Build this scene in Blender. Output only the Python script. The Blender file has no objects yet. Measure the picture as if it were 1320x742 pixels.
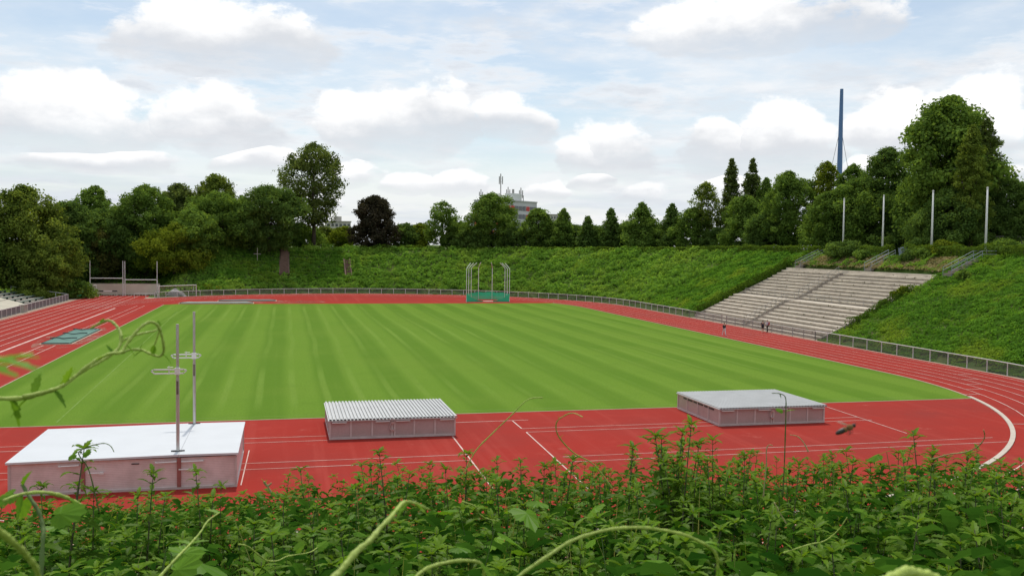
import bpy, math, random
import numpy as np
from mathutils import Vector, Matrix

rng = np.random.default_rng(7)
random.seed(7)
C = bpy.context.scene.collection
PI = math.pi

# ------------------------------------------------------------------ camera numbers
# world axes: X across the stadium (to the right), Y along it (away), Z up; metres
FPX, PITCH, ROLL, EYE, YAW = 1222.486, 0.0445, 0.0118, 12.0, 0.2344   # for a 1320 px wide picture

def ray(px, py):
    dx, dy = (px - 660) / FPX, (371 - py) / FPX
    c, s = math.cos(ROLL), math.sin(ROLL)
    dx, dy = c * dx - s * dy, s * dx + c * dy
    f = math.cos(PITCH) + dy * math.sin(PITCH)
    up = -math.sin(PITCH) + dy * math.cos(PITCH)
    return (f * math.sin(YAW) + dx * math.cos(YAW), f * math.cos(YAW) - dx * math.sin(YAW), up)

def at(px, py, D):
    """pixel of the photograph + horizontal distance -> point"""
    x, y, z = ray(px, py)
    t = D / math.hypot(x, y)
    return Vector((x * t, y * t, EYE + z * t))

def at_y(px, py, Y):
    x, y, z = ray(px, py)
    t = Y / y
    return Vector((x * t, Y, EYE + z * t))

# ------------------------------------------------------------------ stadium geometry
CX, Y0, Y1, R0 = 13.72, 81.15, 177.7, 43.45      # bend centres and inner radius
LANE = 1.6
RF = 54.4                                        # fence radius

def stad(x, y):
    du = np.where(y > Y1, y - Y1, np.where(y < Y0, y - Y0, 0.0))
    return np.sqrt(du * du + (x - CX) ** 2)

def sstep(a, b, x):
    t = np.clip((x - a) / (b - a), 0, 1)
    return t * t * (3 - 2 * t)

def H(x, y, cut=True):
    """terrain height"""
    x = np.asarray(x, float); y = np.asarray(y, float)
    d = stad(x, y) - 55.5
    cap = 10.4 + 0.8 * (1 - sstep(170, 250, y)) * sstep(20, 60, x)
    z = np.clip(0.5 * d, 0, cap)
    zn = np.minimum(4.85 + 0.22 * d + np.clip(y - 22, 0, None) * 0.6, 10.75)
    z = np.where(y < 60, np.minimum(z, zn), z)
    dl = np.maximum(np.where(y > 195, y - 243, -99), -x - 58)
    zl = np.clip(0.42 * dl, 0, 9.5) + np.where(y > 195, np.clip(y - 226, 0, 17) * .1, 0)
    w = sstep(-29, -22, x) 
    z = np.where(y > 60, z * w + zl * (1 - w), z)
    if cut:
        ins = (x > 69.4) & (x < 87.2) & (y > 112.8) & (y < 152.3)
        z = np.where(ins, np.maximum(z - 0.9, -0.05), z)
    return z

def hz(x, y):
    return float(H(x, y))

# ------------------------------------------------------------------ numpy noise
_tab = rng.random((256, 256))
def vnoise(x, y):
    xi = np.floor(x).astype(int); yi = np.floor(y).astype(int)
    fx = x - xi; fy = y - yi
    fx = fx * fx * (3 - 2 * fx); fy = fy * fy * (3 - 2 * fy)
    a = _tab[xi & 255, yi & 255]; b = _tab[(xi + 1) & 255, yi & 255]
    c = _tab[xi & 255, (yi + 1) & 255]; d = _tab[(xi + 1) & 255, (yi + 1) & 255]
    return (a * (1 - fx) + b * fx) * (1 - fy) + (c * (1 - fx) + d * fx) * fy
def fbm(x, y, o=4):
    s = 0; a = .5; t = 0
    for i in range(o):
        s = s + a * vnoise(x + 17.3 * i, y + 9.1 * i); t += a
        a *= .5; x = x * 2.03; y = y * 2.03
    return s / t

# ------------------------------------------------------------------ materials
def nodes_of(name):
    m = bpy.data.materials.new(name); m.use_nodes = True
    nt = m.node_tree; nt.nodes.clear()
    out = nt.nodes.new('ShaderNodeOutputMaterial')
    return m, nt, out

def N(nt, t, **kw):
    n = nt.nodes.new(t)
    for k, v in kw.items():
        if k.startswith('i_'):
            n.inputs[k[2:].replace('_', ' ')].default_value = v
        else:
            setattr(n, k, v)
    return n

def math_(nt, op, a, b=None, c=None, clamp=False):
    n = nt.nodes.new('ShaderNodeMath'); n.operation = op; n.use_clamp = clamp
    for i, v in enumerate((a, b, c)):
        if v is None: continue
        if isinstance(v, (int, float)): n.inputs[i].default_value = v
        else: nt.links.new(v, n.inputs[i])
    return n.outputs[0]

def mixc(nt, f, a, b, blend='MIX'):
    n = nt.nodes.new('ShaderNodeMix'); n.data_type = 'RGBA'; n.blend_type = blend
    for s, v in ((n.inputs[0], f), (n.inputs[6], a), (n.inputs[7], b)):
        if isinstance(v, (int, float)): s.default_value = v
        elif isinstance(v, (tuple, list)): s.default_value = (*v[:3], 1)
        else: nt.links.new(v, s)
    return n.outputs[2]

def smooth(nt, v, a, b, lo=0., hi=1.):
    n = nt.nodes.new('ShaderNodeMapRange'); n.interpolation_type = 'SMOOTHSTEP'
    n.inputs[1].default_value = a; n.inputs[2].default_value = b
    n.inputs[3].default_value = lo; n.inputs[4].default_value = hi
    nt.links.new(v, n.inputs[0]); return n.outputs[0]

def noise(nt, vec, scale, detail=4, rough=.55):
    n = nt.nodes.new('ShaderNodeTexNoise')
    n.inputs['Scale'].default_value = scale; n.inputs['Detail'].default_value = detail
    n.inputs['Roughness'].default_value = rough
    if vec is not None: nt.links.new(vec, n.inputs['Vector'])
    return n.outputs['Fac']

def geopos(nt):
    return nt.nodes.new('ShaderNodeNewGeometry').outputs['Position']

def objco(nt):
    return nt.nodes.new('ShaderNodeTexCoord').outputs['Object']

def surf(name, col, rough=.7, metal=0., var=.25, scale=3., col2=None, bump=0., bscale=40., spec=.5, fine=None):
    """plain surface with two scales of soft noise in its base colour"""
    m, nt, out = nodes_of(name)
    b = nt.nodes.new('ShaderNodeBsdfPrincipled')
    b.inputs['Roughness'].default_value = rough; b.inputs['Metallic'].default_value = metal
    b.inputs['Specular IOR Level'].default_value = spec
    co = geopos(nt)
    n1 = smooth(nt, noise(nt, co, scale), .3, .7)
    n2 = noise(nt, co, fine or scale * 9, 3)
    c2 = col2 or tuple(c * (1 - var) for c in col)
    c = mixc(nt, n1, col, c2)
    c = mixc(nt, math_(nt, 'MULTIPLY', n2, var * 1.2), c, tuple(x * .6 for x in col))
    nt.links.new(c, b.inputs['Base Color'])
    if bump:
        bp = nt.nodes.new('ShaderNodeBump'); bp.inputs['Strength'].default_value = bump; bp.inputs['Distance'].default_value = .02
        nt.links.new(noise(nt, co, bscale), bp.inputs['Height']); nt.links.new(bp.outputs[0], b.inputs['Normal'])
    nt.links.new(b.outputs[0], out.inputs[0])
    return m

def leafmat(name, dark, light, trans=.35, gloss=.0, objvar=.0, patch=None):
    """leaf colour from the per-face attribute 'tint' (0..1)"""
    m, nt, out = nodes_of(name)
    a = nt.nodes.new('ShaderNodeAttribute'); a.attribute_name = 'tint'
    f = a.outputs['Fac']
    if objvar:
        oi = nt.nodes.new('ShaderNodeObjectInfo')
        f = math_(nt, 'ADD', f, math_(nt, 'MULTIPLY', math_(nt, 'SUBTRACT', oi.outputs['Random'], .5), objvar), clamp=True)
    c = mixc(nt, f, dark, light)
    if patch:
        c = mixc(nt, smooth(nt, noise(nt, geopos(nt), patch[0], 3), .48, .68), c, patch[1])
    d = nt.nodes.new('ShaderNodeBsdfDiffuse'); t = nt.nodes.new('ShaderNodeBsdfTranslucent')
    nt.links.new(c, d.inputs[0])
    tc = mixc(nt, 1., c, (1.25, 1.15, .6), 'MULTIPLY')
    nt.links.new(tc, t.inputs[0])
    mx = nt.nodes.new('ShaderNodeMixShader'); mx.inputs[0].default_value = trans
    nt.links.new(d.outputs[0], mx.inputs[1]); nt.links.new(t.outputs[0], mx.inputs[2])
    sh = mx.outputs[0]
    if gloss:
        g = nt.nodes.new('ShaderNodeBsdfGlossy'); g.inputs['Roughness'].default_value = .45
        m2 = nt.nodes.new('ShaderNodeMixShader'); m2.inputs[0].default_value = gloss
        nt.links.new(sh, m2.inputs[1]); nt.links.new(g.outputs[0], m2.inputs[2]); sh = m2.outputs[0]
    nt.links.new(sh, out.inputs[0])
    return m

def netmat(name, col, alpha):
    m, nt, out = nodes_of(name)
    d = nt.nodes.new('ShaderNodeBsdfDiffuse'); d.inputs[0].default_value = (*col, 1)
    t = nt.nodes.new('ShaderNodeBsdfTransparent')
    mx = nt.nodes.new('ShaderNodeMixShader')
    nz = noise(nt, geopos(nt), 1.3, 2)
    nt.links.new(math_(nt, 'ADD', math_(nt, 'MULTIPLY', math_(nt, 'SUBTRACT', nz, .5), .3), alpha), mx.inputs[0])
    nt.links.new(t.outputs[0], mx.inputs[1]); nt.links.new(d.outputs[0], mx.inputs[2])
    nt.links.new(mx.outputs[0], out.inputs[0])
    return m

M = {}
M['galv'] = surf('galvanised_steel', (.70, .70, .67), .5, .0, .15, 2)
M['alu'] = surf('aluminium', (.62, .62, .62), .38, .75, .12, 2)
M['white_paint'] = surf('white_paint', (.78, .78, .75), .5, 0, .08, 3)
M['line_white'] = surf('line_paint', (.68, .54, .48), .9, 0, .2, .9, col2=(.56, .32, .27))
M['kerb_white'] = surf('kerb_paint', (.54, .47, .39), .75, 0, .12, 1.2)
M['kerb_pale'] = surf('kerb_concrete', (.50, .38, .28), .9, 0, .2, 1.2)
M['concrete'] = surf('pale_concrete', (.46, .42, .36), .9, 0, .25, .8)
M['sand'] = surf('sand', (.42, .32, .24), .95, 0, .25, .7)
M['fence_net'] = netmat('fence_wire_mesh', (.13, .15, .13), .5)
M['green_net'] = netmat('green_netting', (.07, .62, .33), .9)
M['pale_net'] = netmat('pale_green_netting', (.25, .45, .33), .35)
M['clear_net'] = netmat('white_goal_netting', (.5, .5, .48), .14)
M['bark'] = surf('bark', (.10, .075, .055), .95, 0, .4, 2, bump=.4, bscale=12)
M['bark_pale'] = surf('pale_bark', (.20, .17, .14), .95, 0, .4, 2)
M['brick'] = surf('brick_steps', (.20, .125, .09), .95, 0, .35, 1.5)
M['dark'] = surf('dark_metal', (.06, .06, .065), .5, .2, .2, 4)
M['tarp'] = surf('green_tarpaulin', (.045, .15, .115), .7, 0, .3, .6, col2=(.065, .19, .145))
M['tarp_seam'] = surf('tarpaulin_seam', (.02, .05, .05), .8, 0, .2, 1)
M['tarp_grey'] = surf('grey_green_tarpaulin', (.26, .31, .27), .8, 0, .25, .5)
M['tarp_dark'] = surf('dark_tarpaulin', (.12, .14, .125), .8, 0, .3, .5)

# ------------------------------------------------------------------ mesh helpers
def tag(o, label=None, cat=None, group=None, kind=None):
    if label: o['label'] = label
    if cat: o['category'] = cat
    if group: o['group'] = group
    if kind: o['kind'] = kind
    return o

def thing(name, loc, label, cat, group=None):
    o = bpy.data.objects.new(name, None); C.objects.link(o)
    o.location = loc; o.empty_display_size = .3
    return tag(o, label, cat, group)

def root_loc(p):
    while p.parent is not None: p = p.parent
    return Vector(p.location)

class MB:
    """collects polygons in world coordinates; build() links them as ONE mesh object"""
    def __init__(s): s.v = []; s.f = []
    def add(s, vs, fs):
        o = len(s.v); s.v += [tuple(v) for v in vs]; s.f += [tuple(i + o for i in f) for f in fs]
    def quad(s, *p): s.add(p, [tuple(range(len(p)))])
    def box(s, x0, x1, y0, y1, z0, z1):
        s.add([(x0, y0, z0), (x1, y0, z0), (x1, y1, z0), (x0, y1, z0), (x0, y0, z1), (x1, y0, z1), (x1, y1, z1), (x0, y1, z1)],
              [(0, 3, 2, 1), (4, 5, 6, 7), (0, 1, 5, 4), (1, 2, 6, 5), (2, 3, 7, 6), (3, 0, 4, 7)])
    def tube(s, pts, r, n=6, cap=True):
        pts = [Vector(p) for p in pts]
        rs = r if isinstance(r, (list, tuple)) else [r] * len(pts)
        vs = []; fs = []; ref = None
        for i, p in enumerate(pts):
            t = (pts[min(i + 1, len(pts) - 1)] - pts[max(i - 1, 0)])
            t = t.normalized() if t.length > 1e-9 else Vector((0, 0, 1))
            if ref is None:
                ref = Vector((1, 0, 0)) if abs(t.x) < .9 else Vector((0, 1, 0))
            a = (ref - t * ref.dot(t))
            if a.length < 1e-4: a = t.orthogonal()
            a.normalize(); ref = a; b = t.cross(a)
            for k in range(n):
                an = 2 * PI * k / n
                vs.append(p + (a * math.cos(an) + b * math.sin(an)) * rs[i])
        for i in range(len(pts) - 1):
            for k in range(n):
                k2 = (k + 1) % n
                fs.append((i * n + k, i * n + k2, (i + 1) * n + k2, (i + 1) * n + k))
        if cap:
            fs.append(tuple(range(n - 1, -1, -1))); fs.append(tuple(range((len(pts) - 1) * n, len(pts) * n)))
        s.add(vs, fs)
    def bar(s, p0, p1, w, h):
        """rectangular bar between two points"""
        p0, p1 = Vector(p0), Vector(p1); t = (p1 - p0).normalized()
        a = t.cross(Vector((0, 0, 1)))
        a = a.normalized() if a.length > 1e-4 else Vector((1, 0, 0))
        b = a.cross(t)
        vs = []
        for p in (p0, p1):
            for i, j in ((-1, -1), (1, -1), (1, 1), (-1, 1)): vs.append(p + a * (w / 2 * i) + b * (h / 2 * j))
        s.add(vs, [(3, 2, 1, 0), (4, 5, 6, 7), (0, 1, 5, 4), (1, 2, 6, 5), (2, 3, 7, 6), (3, 0, 4, 7)])
    def build(s, name, mat, parent=None, origin=None, smooth_=False):
        me = bpy.data.meshes.new(name)
        org = root_loc(parent) if parent is not None else Vector(origin if origin is not None else (0, 0, 0))
        me.from_pydata([tuple(Vector(v) - org) for v in s.v], [], s.f)
        me.materials.append(mat); me.update()
        if smooth_: me.polygons.foreach_set('use_smooth', [True] * len(me.polygons))
        o = bpy.data.objects.new(name, me); C.objects.link(o)
        if parent is not None: o.parent = parent
        else: o.location = org
        return o

def leaf_object(name, P, Nrm, size, tint, mat, parent=None, origin=(0, 0, 0), aspect=.62):
    """N rhombic leaf faces in one mesh (numpy arrays, world coordinates)"""
    n = len(P)
    Nrm = Nrm / (np.linalg.norm(Nrm, axis=1, keepdims=True) + 1e-9)
    r = rng.normal(size=(n, 3)); t = r - Nrm * (r * Nrm).sum(1, keepdims=True)
    t /= np.linalg.norm(t, axis=1, keepdims=True) + 1e-9
    b = np.cross(Nrm, t)
    s = np.asarray(size).reshape(-1, 1)
    V = np.stack([P - t * s * .5, P + b * s * .5 * aspect + Nrm * s * .06, P + t * s * .5, P - b * s * .5 * aspect + Nrm * s * .06], 1).reshape(-1, 3)
    org = np.array(root_loc(parent) if parent is not None else origin)
    me = bpy.data.meshes.new(name)
    me.vertices.add(4 * n); me.loops.add(4 * n); me.polygons.add(n)
    me.vertices.foreach_set('co', (V - org).astype(np.float32).ravel())
    me.loops.foreach_set('vertex_index', np.arange(4 * n, dtype=np.int32))
    me.polygons.foreach_set('loop_start', np.arange(0, 4 * n, 4, dtype=np.int32))
    me.polygons.foreach_set('loop_total', np.full(n, 4, np.int32))
    me.materials.append(mat); me.update(calc_edges=True)
    at_ = me.attributes.new('tint', 'FLOAT', 'FACE')
    at_.data.foreach_set('value', np.clip(tint, 0, 1).astype(np.float32))
    o = bpy.data.objects.new(name, me); C.objects.link(o)
    if parent is not None: o.parent = parent
    else: o.location = org
    return o

def copy_tree(o, parent=None):
    c = o.copy(); C.objects.link(c)
    if parent is not None: c.parent = parent
    for ch in list(o.children): copy_tree(ch, c)
    return c

# ================================================================== SETTING
# ---- ground
def grid_axis(a, b, step, far):
    core = np.arange(a, b + .01, step)
    return np.concatenate([-np.array(far[::-1]) + a, core, np.array(far) + b])
gx = grid_axis(-100, 150, 1.6, [15, 40, 100, 250, 700, 2500, 6000])
gy = grid_axis(-24, 290, 1.6, [15, 40, 100, 250, 700, 2500, 6000])
XX, YY = np.meshgrid(gx, gy, indexing='ij')
ZZ = H(XX, YY)
ins = stad(XX, YY) < 55.3
ZZ = np.where(ins, -.03, ZZ - .03 + (fbm(XX * .35, YY * .35) - .5) * .25 * (ZZ > .3))
nx, ny = len(gx), len(gy)
me = bpy.data.meshes.new('ground')
idx = np.arange(nx * ny).reshape(nx, ny)
F = np.stack([idx[:-1, :-1], idx[1:, :-1], idx[1:, 1:], idx[:-1, 1:]], -1).reshape(-1, 4)
me.from_pydata(np.stack([XX, YY, ZZ], -1).reshape(-1, 3).tolist(), [], F.tolist())
me.polygons.foreach_set('use_smooth', [True] * len(me.polygons))
m, nt, out = nodes_of('ground_soil_and_weeds')
b = nt.nodes.new('ShaderNodeBsdfPrincipled'); b.inputs['Roughness'].default_value = 1; b.inputs['Specular IOR Level'].default_value = .1
co = geopos(nt)
c = mixc(nt, smooth(nt, noise(nt, co, .22, 5), .38, .65), (.06, .11, .02), (.10, .12, .035))
c = mixc(nt, smooth(nt, noise(nt, co, 1.7, 5), .55, .75), c, (.13, .11, .06))
nt.links.new(c, b.inputs['Base Color']); nt.links.new(b.outputs[0], out.inputs[0])
me.materials.append(m)
g = bpy.data.objects.new('ground', me); C.objects.link(g); tag(g, kind='structure')

# ---- running track (red), field (grass), markings
def stad_pts(r, a0=0, a1=PI, n=72, yend0=None):
    """far bend (angles a0..a1) then near bend back"""
    pts = [(CX + r * math.cos(a), Y1 + r * math.sin(a)) for a in np.linspace(0, PI, n)]
    pts += [(CX + r * math.cos(a), Y0 + r * math.sin(a)) for a in np.linspace(PI, 2 * PI, n)]
    return pts

m, nt, out = nodes_of('red_tartan')
b = nt.nodes.new('ShaderNodeBsdfPrincipled'); b.inputs['Roughness'].default_value = 1; b.inputs['Specular IOR Level'].default_value = .06
co = geopos(nt)
c = mixc(nt, smooth(nt, noise(nt, co, .09, 6, .6), .35, .68), (.335, .034, .024), (.285, .038, .029))
c = mixc(nt, smooth(nt, noise(nt, co, .5, 6, .65), .52, .8, 0, .6), c, (.40, .058, .042))
c = mixc(nt, math_(nt, 'MULTIPLY', noise(nt, co, 6, 5, .7), .3), c, (.22, .02, .018))
# dried puddle rims and grey scuffs
c = mixc(nt, smooth(nt, noise(nt, co, .16, 7, .68), .56, .70, 0, .38), c, (.22, .04, .035))
c = mixc(nt, smooth(nt, noise(nt, co, .35, 7, .72), .60, .72, 0, .45), c, (.42, .12, .095))
# worn wheel-and-spike streaks along the straight
mp = nt.nodes.new('ShaderNodeMapping'); mp.inputs['Scale'].default_value = (1.1, .03, 1); nt.links.new(co, mp.inputs[0])
c = mixc(nt, smooth(nt, noise(nt, mp.outputs[0], 1.0, 4), .5, .75, 0, .45), c, (.38, .065, .05))
nt.links.new(c, b.inputs['Base Color'])
bp = nt.nodes.new('ShaderNodeBump'); bp.inputs['Strength'].default_value = .3; bp.inputs['Distance'].default_value = .01
nt.links.new(noise(nt, co, 30, 3), bp.inputs['Height']); nt.links.new(bp.outputs[0], b.inputs['Normal'])
nt.links.new(b.outputs[0], out.inputs[0])
M['tartan'] = m

mb = MB()
mb.add([(x, y, .004) for x, y in stad_pts(53.9)], [tuple(range(144))])
mb.quad((-41.4, 60, .002), (-29, 60, .002), (-29, 222.6, .002), (-41.4, 222.6, .002))
tag(mb.build('track', M['tartan']), kind='structure')
# paved rim between track and fence
mb = MB()
ro, ri = stad_pts(55.6), stad_pts(53.6)
n = len(ro)
mb.add([(x, y, -.008) for x, y in ro] + [(x, y, -.008) for x, y in ri], [(i, (i + 1) % n, n + (i + 1) % n, n + i) for i in range(n)])
mb.quad((-43.4, 60, -.006), (-41.2, 60, -.006), (-41.2, 213, -.006), (-43.4, 213, -.006))
mb.quad((-47, 213, -.006), (-16, 213, -.006), (-16, 224, -.006), (-47, 224, -.006))
tag(mb.build('path', M['sand']), kind='structure')

# field
GX0, GY0, GY1 = -22.5, 66.1, 192.2
pts = [(GX0, GY0)]
a_start = -math.asin((Y0 - GY0) / R0)
pts += [(CX + R0 * math.cos(a), Y0 + R0 * math.sin(a)) for a in np.linspace(a_start, 0, 20)]
a_end = math.asin((GY1 - Y1) / R0)
pts += [(CX + R0 * math.cos(a), Y1 + R0 * math.sin(a)) for a in np.linspace(0, a_end, 20)]
pts += [(GX0 + 2.0, GY1), (GX0, GY1 - 2)]
m, nt, out = nodes_of('mown_grass')
b = nt.nodes.new('ShaderNodeBsdfPrincipled'); b.inputs['Roughness'].default_value = 1; b.inputs['Specular IOR Level'].default_value = .05
co = geopos(nt)
sx = nt.nodes.new('ShaderNodeSeparateXYZ'); nt.links.new(co, sx.inputs[0])
wob = math_(nt, 'MULTIPLY', math_(nt, 'SUBTRACT', noise(nt, co, .018, 2), .5), 1.6)
ph = math_(nt, 'MULTIPLY', math_(nt, 'ADD', sx.outputs[0], wob), 2 * PI / 5.3)
stripe = smooth(nt, math_(nt, 'SINE', ph), -.55, .55)
stripe = math_(nt, 'ADD', .5, math_(nt, 'MULTIPLY', math_(nt, 'SUBTRACT', stripe, .5), smooth(nt, noise(nt, co, .03, 3), .3, .6, .45, 1.)))
c = mixc(nt, stripe, (.094, .186, .015), (.140, .243, .026))
# pale wheel tracks of the mower inside each band
ph2 = math_(nt, 'MULTIPLY', math_(nt, 'ADD', sx.outputs[0], math_(nt, 'MULTIPLY', wob, 1.2)), 2 * PI / 2.65)
trk = math_(nt, 'MULTIPLY', smooth(nt, math_(nt, 'SINE', ph2), .62, 1.), smooth(nt, noise(nt, co, .022, 3, .5), .36, .62))
inner = math_(nt, 'MULTIPLY', smooth(nt, sx.outputs[1], 68, 76), smooth(nt, sx.outputs[1], 191, 186))
c = mixc(nt, math_(nt, 'MULTIPLY', math_(nt, 'MULTIPLY', trk, inner), .75), c, (.180, .282, .045))
c = mixc(nt, smooth(nt, noise(nt, co, .06, 5, .6), .42, .72, 0, .55), c, (.145, .23, .028))
c = mixc(nt, smooth(nt, noise(nt, co, .3, 5, .65), .5, .8, 0, .5), c, (.10, .185, .02))
mp = nt.nodes.new('ShaderNodeMapping'); mp.inputs['Scale'].default_value = (1.6, .035, 1); nt.links.new(co, mp.inputs[0])
c = mixc(nt, smooth(nt, noise(nt, mp.outputs[0], 1.0, 4, .6), .5, .78, 0, .4), c, (.145, .23, .03))
c = mixc(nt, math_(nt, 'MULTIPLY', smooth(nt, noise(nt, co, 6, 6, .8), .35, .7), .62), c, (.075, .145, .014))
nt.links.new(c, b.inputs['Base Color'])
bp = nt.nodes.new('ShaderNodeBump'); bp.inputs['Strength'].default_value = .5; bp.inputs['Distance'].default_value = .03
nt.links.new(noise(nt, co, 14, 3), bp.inputs['Height']); nt.links.new(bp.outputs[0], b.inputs['Normal'])
nt.links.new(b.outputs[0], out.inputs[0])
M['grass'] = m
mb = MB(); mb.add([(x, y, .010) for x, y in pts], [tuple(range(len(pts)))])
tag(mb.build('field', m), kind='structure')

# markings
mb = MB()
ZL = .016
def strip(mb, x0, y0, x1, y1, w=.09, z=ZL):
    d = Vector((x1 - x0, y1 - y0)).normalized(); nrm = Vector((-d.y, d.x)) * w / 2
    mb.quad((x0 - nrm.x, y0 - nrm.y, z), (x1 - nrm.x, y1 - nrm.y, z), (x1 + nrm.x, y1 + nrm.y, z), (x0 + nrm.x, y0 + nrm.y, z))
def arcline(mb, cy, r, a0, a1, w=.09, n=60, z=ZL):
    A = np.linspace(a0, a1, n)
    for a, c_ in zip(A[:-1], A[1:]):
        mb.quad(*[(CX + (r + k) * math.cos(t), cy + (r + k) * math.sin(t), z) for k, t in ((-w / 2, a), (w / 2, a), (w / 2, c_), (-w / 2, c_))])
for k in range(1, 7):
    r = R0 + k * LANE
    if k < 7:
        arcline(mb, Y1, r, 0, PI); arcline(mb, Y0, r, PI, 2 * PI, .075); strip(mb, CX + r, Y0, CX + r, Y1, .075)
for k in range(1, 8):
    x = CX - R0 - k * LANE
    strip(mb, x, 60, x, 221.5, .1, ZL + .004)
strip(mb, CX - R0 + .05, 60, CX - R0 + .05, 181, .30)
# staggered start marks in the near right bend
for k, (a) in enumerate((-.30, -.235, -.17, -.105, -.04)):
    r = R0 + k * LANE
    strip(mb, CX + (r + .08) * math.cos(a), Y0 + (r + .08) * math.sin(a), CX + (r + LANE - .08) * math.cos(a), Y0 + (r + LANE - .08) * math.sin(a), .1, ZL + .004)
strip(mb, CX + (R0 + .3) * math.cos(-.62), Y0 + (R0 + .3) * math.sin(-.62), CX + (R0 + 9) * math.cos(-.55), Y0 + (R0 + 9) * math.sin(-.55), .1, ZL + .004)
# pole vault and high jump runways across the near end
for y in (58.5, 59.85, 51.6, 53.05):
    strip(mb, -31, y, 10.0 if y < 55 else 2.5, y, .062)
for y in (58.82, 60.0): strip(mb, 15.1, y, 39.9 if y > 59 else 40.3, y, .062)
for y in (50.2, 51.5): strip(mb, 15.4, y, 44.4, y + .35, .062)
strip(mb, 10.2, 58.3, 9.95, 44.5, .085)
strip(mb, 15.15, 63.0, 15.1, 60.05, .085); strip(mb, 15.1, 58.78, 14.6, 44.0, .08)
strip(mb, 10.6, 62.85, 16.3, 62.95, .085)
strip(mb, 40.2, 64.4, 39.7, 54.1, .07)
strip(mb, -2.15, 48.3, -2.05, 56.4, .06)
# long jump runway
for x in (-25.6, -26.9):
    strip(mb, x, 62, x, 117.2, .09); strip(mb, x, 138.2, x, 188, .08)
tag(mb.build('track_markings', M['line_white']), kind='structure')
# faint pitch lines on the grass
m, nt, out = nodes_of('worn_pitch_line')
d = nt.nodes.new('ShaderNodeBsdfDiffuse')
nt.links.new(mixc(nt, smooth(nt, noise(nt, geopos(nt), .7, 5, .7), .3, .75), (.19, .285, .085), (.145, .235, .036)), d.inputs[0]); nt.links.new(d.outputs[0], out.inputs[0])
mb = MB()
strip(mb, -14.7, 67.2, -18.1, 172, .10); strip(mb, -14.7, 67.2, 50.6, 67.4, .09)
tag(mb.build('field_markings', m), kind='structure')
# kerbs
mb = MB()
def kerb_arc(mb, cy, r, a0, a1, w, h, n=50):
    A = np.linspace(a0, a1, n); vs = []; fs = []
    for a in A:
        for k, z in ((-w / 2, .006), (-w / 2, h), (w / 2, h), (w / 2, .006)):
            vs.append((CX + (r + k) * math.cos(a), cy + (r + k) * math.sin(a), z))
    for i in range(n - 1):
        for k in range(3): fs.append((4 * i + k, 4 * i + k + 4, 4 * i + k + 5, 4 * i + k + 1))
    mb.add(vs, fs)
kerb_arc(mb, Y0, R0 + .1, -PI * .60, a_start + .02, .30, .07)
tag(mb.build('track_kerb', M['kerb_white'], smooth_=False), kind='structure')
mb = MB()
kerb_arc(mb, Y0, R0 + .02, a_start + .025, 0, .14, .05); kerb_arc(mb, Y1, R0 + .02, 0, a_end, .14, .05)
mb.box(CX + R0 - .05, CX + R0 + .09, Y0, Y1, .006, .05)
mb.box(GX0 - .06, CX + R0 * math.cos(a_start) - .1, GY0 - .10, GY0, .006, .03)
mb.box(GX0 - .10, GX0, GY0, GY1 - 2, .006, .03)
tag(mb.build('track_kerb', M['kerb_pale']), kind='structure')

exec_parts = []

# ================================================================== LANDING MATS AND BOXES
def perf(name, a, b_, along):
    """perforated sheet aluminium: fine rows of holes in a pinkish-grey metal"""
    m, nt, out = nodes_of(name)
    bs = nt.nodes.new('ShaderNodeBsdfPrincipled'); bs.inputs['Roughness'].default_value = .42; bs.inputs['Metallic'].default_value = .12
    co = geopos(nt); s = nt.nodes.new('ShaderNodeSeparateXYZ'); nt.links.new(co, s.inputs[0])
    rows = smooth(nt, math_(nt, 'SINE', math_(nt, 'MULTIPLY', s.outputs[2], 2 * PI / .085)), .2, .8)
    n1 = smooth(nt, noise(nt, co, 1.3, 5, .6), .3, .72)
    c = mixc(nt, rows if along else smooth(nt, noise(nt, co, 22, 2), .4, .6), a, b_)
    c = mixc(nt, math_(nt, 'MULTIPLY', n1, .4), c, (.36, .30, .27))
    nt.links.new(c, bs.inputs['Base Color']); nt.links.new(bs.outputs[0], out.inputs[0])
    return m
M['perf_big'] = perf('slatted_aluminium', (.80, .68, .67), (.70, .57, .56), True)  # pink cast of the track's red reflection is painted into both tones
M['perf'] = perf('perforated_aluminium', (.52, .41, .40), (.42, .32, .31), False)  # pink reflection of the track painted in here too
M['frame_alu'] = surf('aluminium_frame', (.64, .56, .54), .45, .1, .15, 3)
M['cover'] = surf('white_cover', (.62, .64, .66), .42, 0, .05, .5)
M['corr'] = surf('corrugated_aluminium', (.50, .505, .50), .5, .15, .10, 1.0)
M['red_post'] = surf('red_post', (.38, .13, .11), .6, 0, .2, 3)

X0, X1, YA, YB, ZT = -12.62, -2.32, 48.05, 56.1, 1.66
t = thing('landing_mat', ((X0 + X1) / 2, (YA + YB) / 2, 0), 'big pole vault landing mat housing under a smooth white cover', 'landing mat')
mb = MB(); mb.box(X0 + .06, X1 - .06, YA + .06, YB - .06, .12, ZT - .12); mb.build('body', M['perf_big'], t)
mb = MB()
mb.box(X0, X1, YA, YA + .12, .006, .12); mb.box(X0, X1, YB - .12, YB, .006, .12); mb.box(X0, X0 + .12, YA + .123, YB - .123, .006, .12); mb.box(X1 - .12, X1, YA + .123, YB - .123, .006, .12)
for x in (X0, X1 - .1): 
    for y in (YA, YB - .1): mb.box(x, x + .1, y, y + .1, .122, ZT - .12)
mb.build('frame', M['frame_alu'], t)
for x in (-9.35, -5.03):
    mb = MB(); mb.box(x - .09, x + .09, YA - .01, YA + .07, .122, ZT - .12); mb.build('post', M['red_post'], t)
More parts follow.
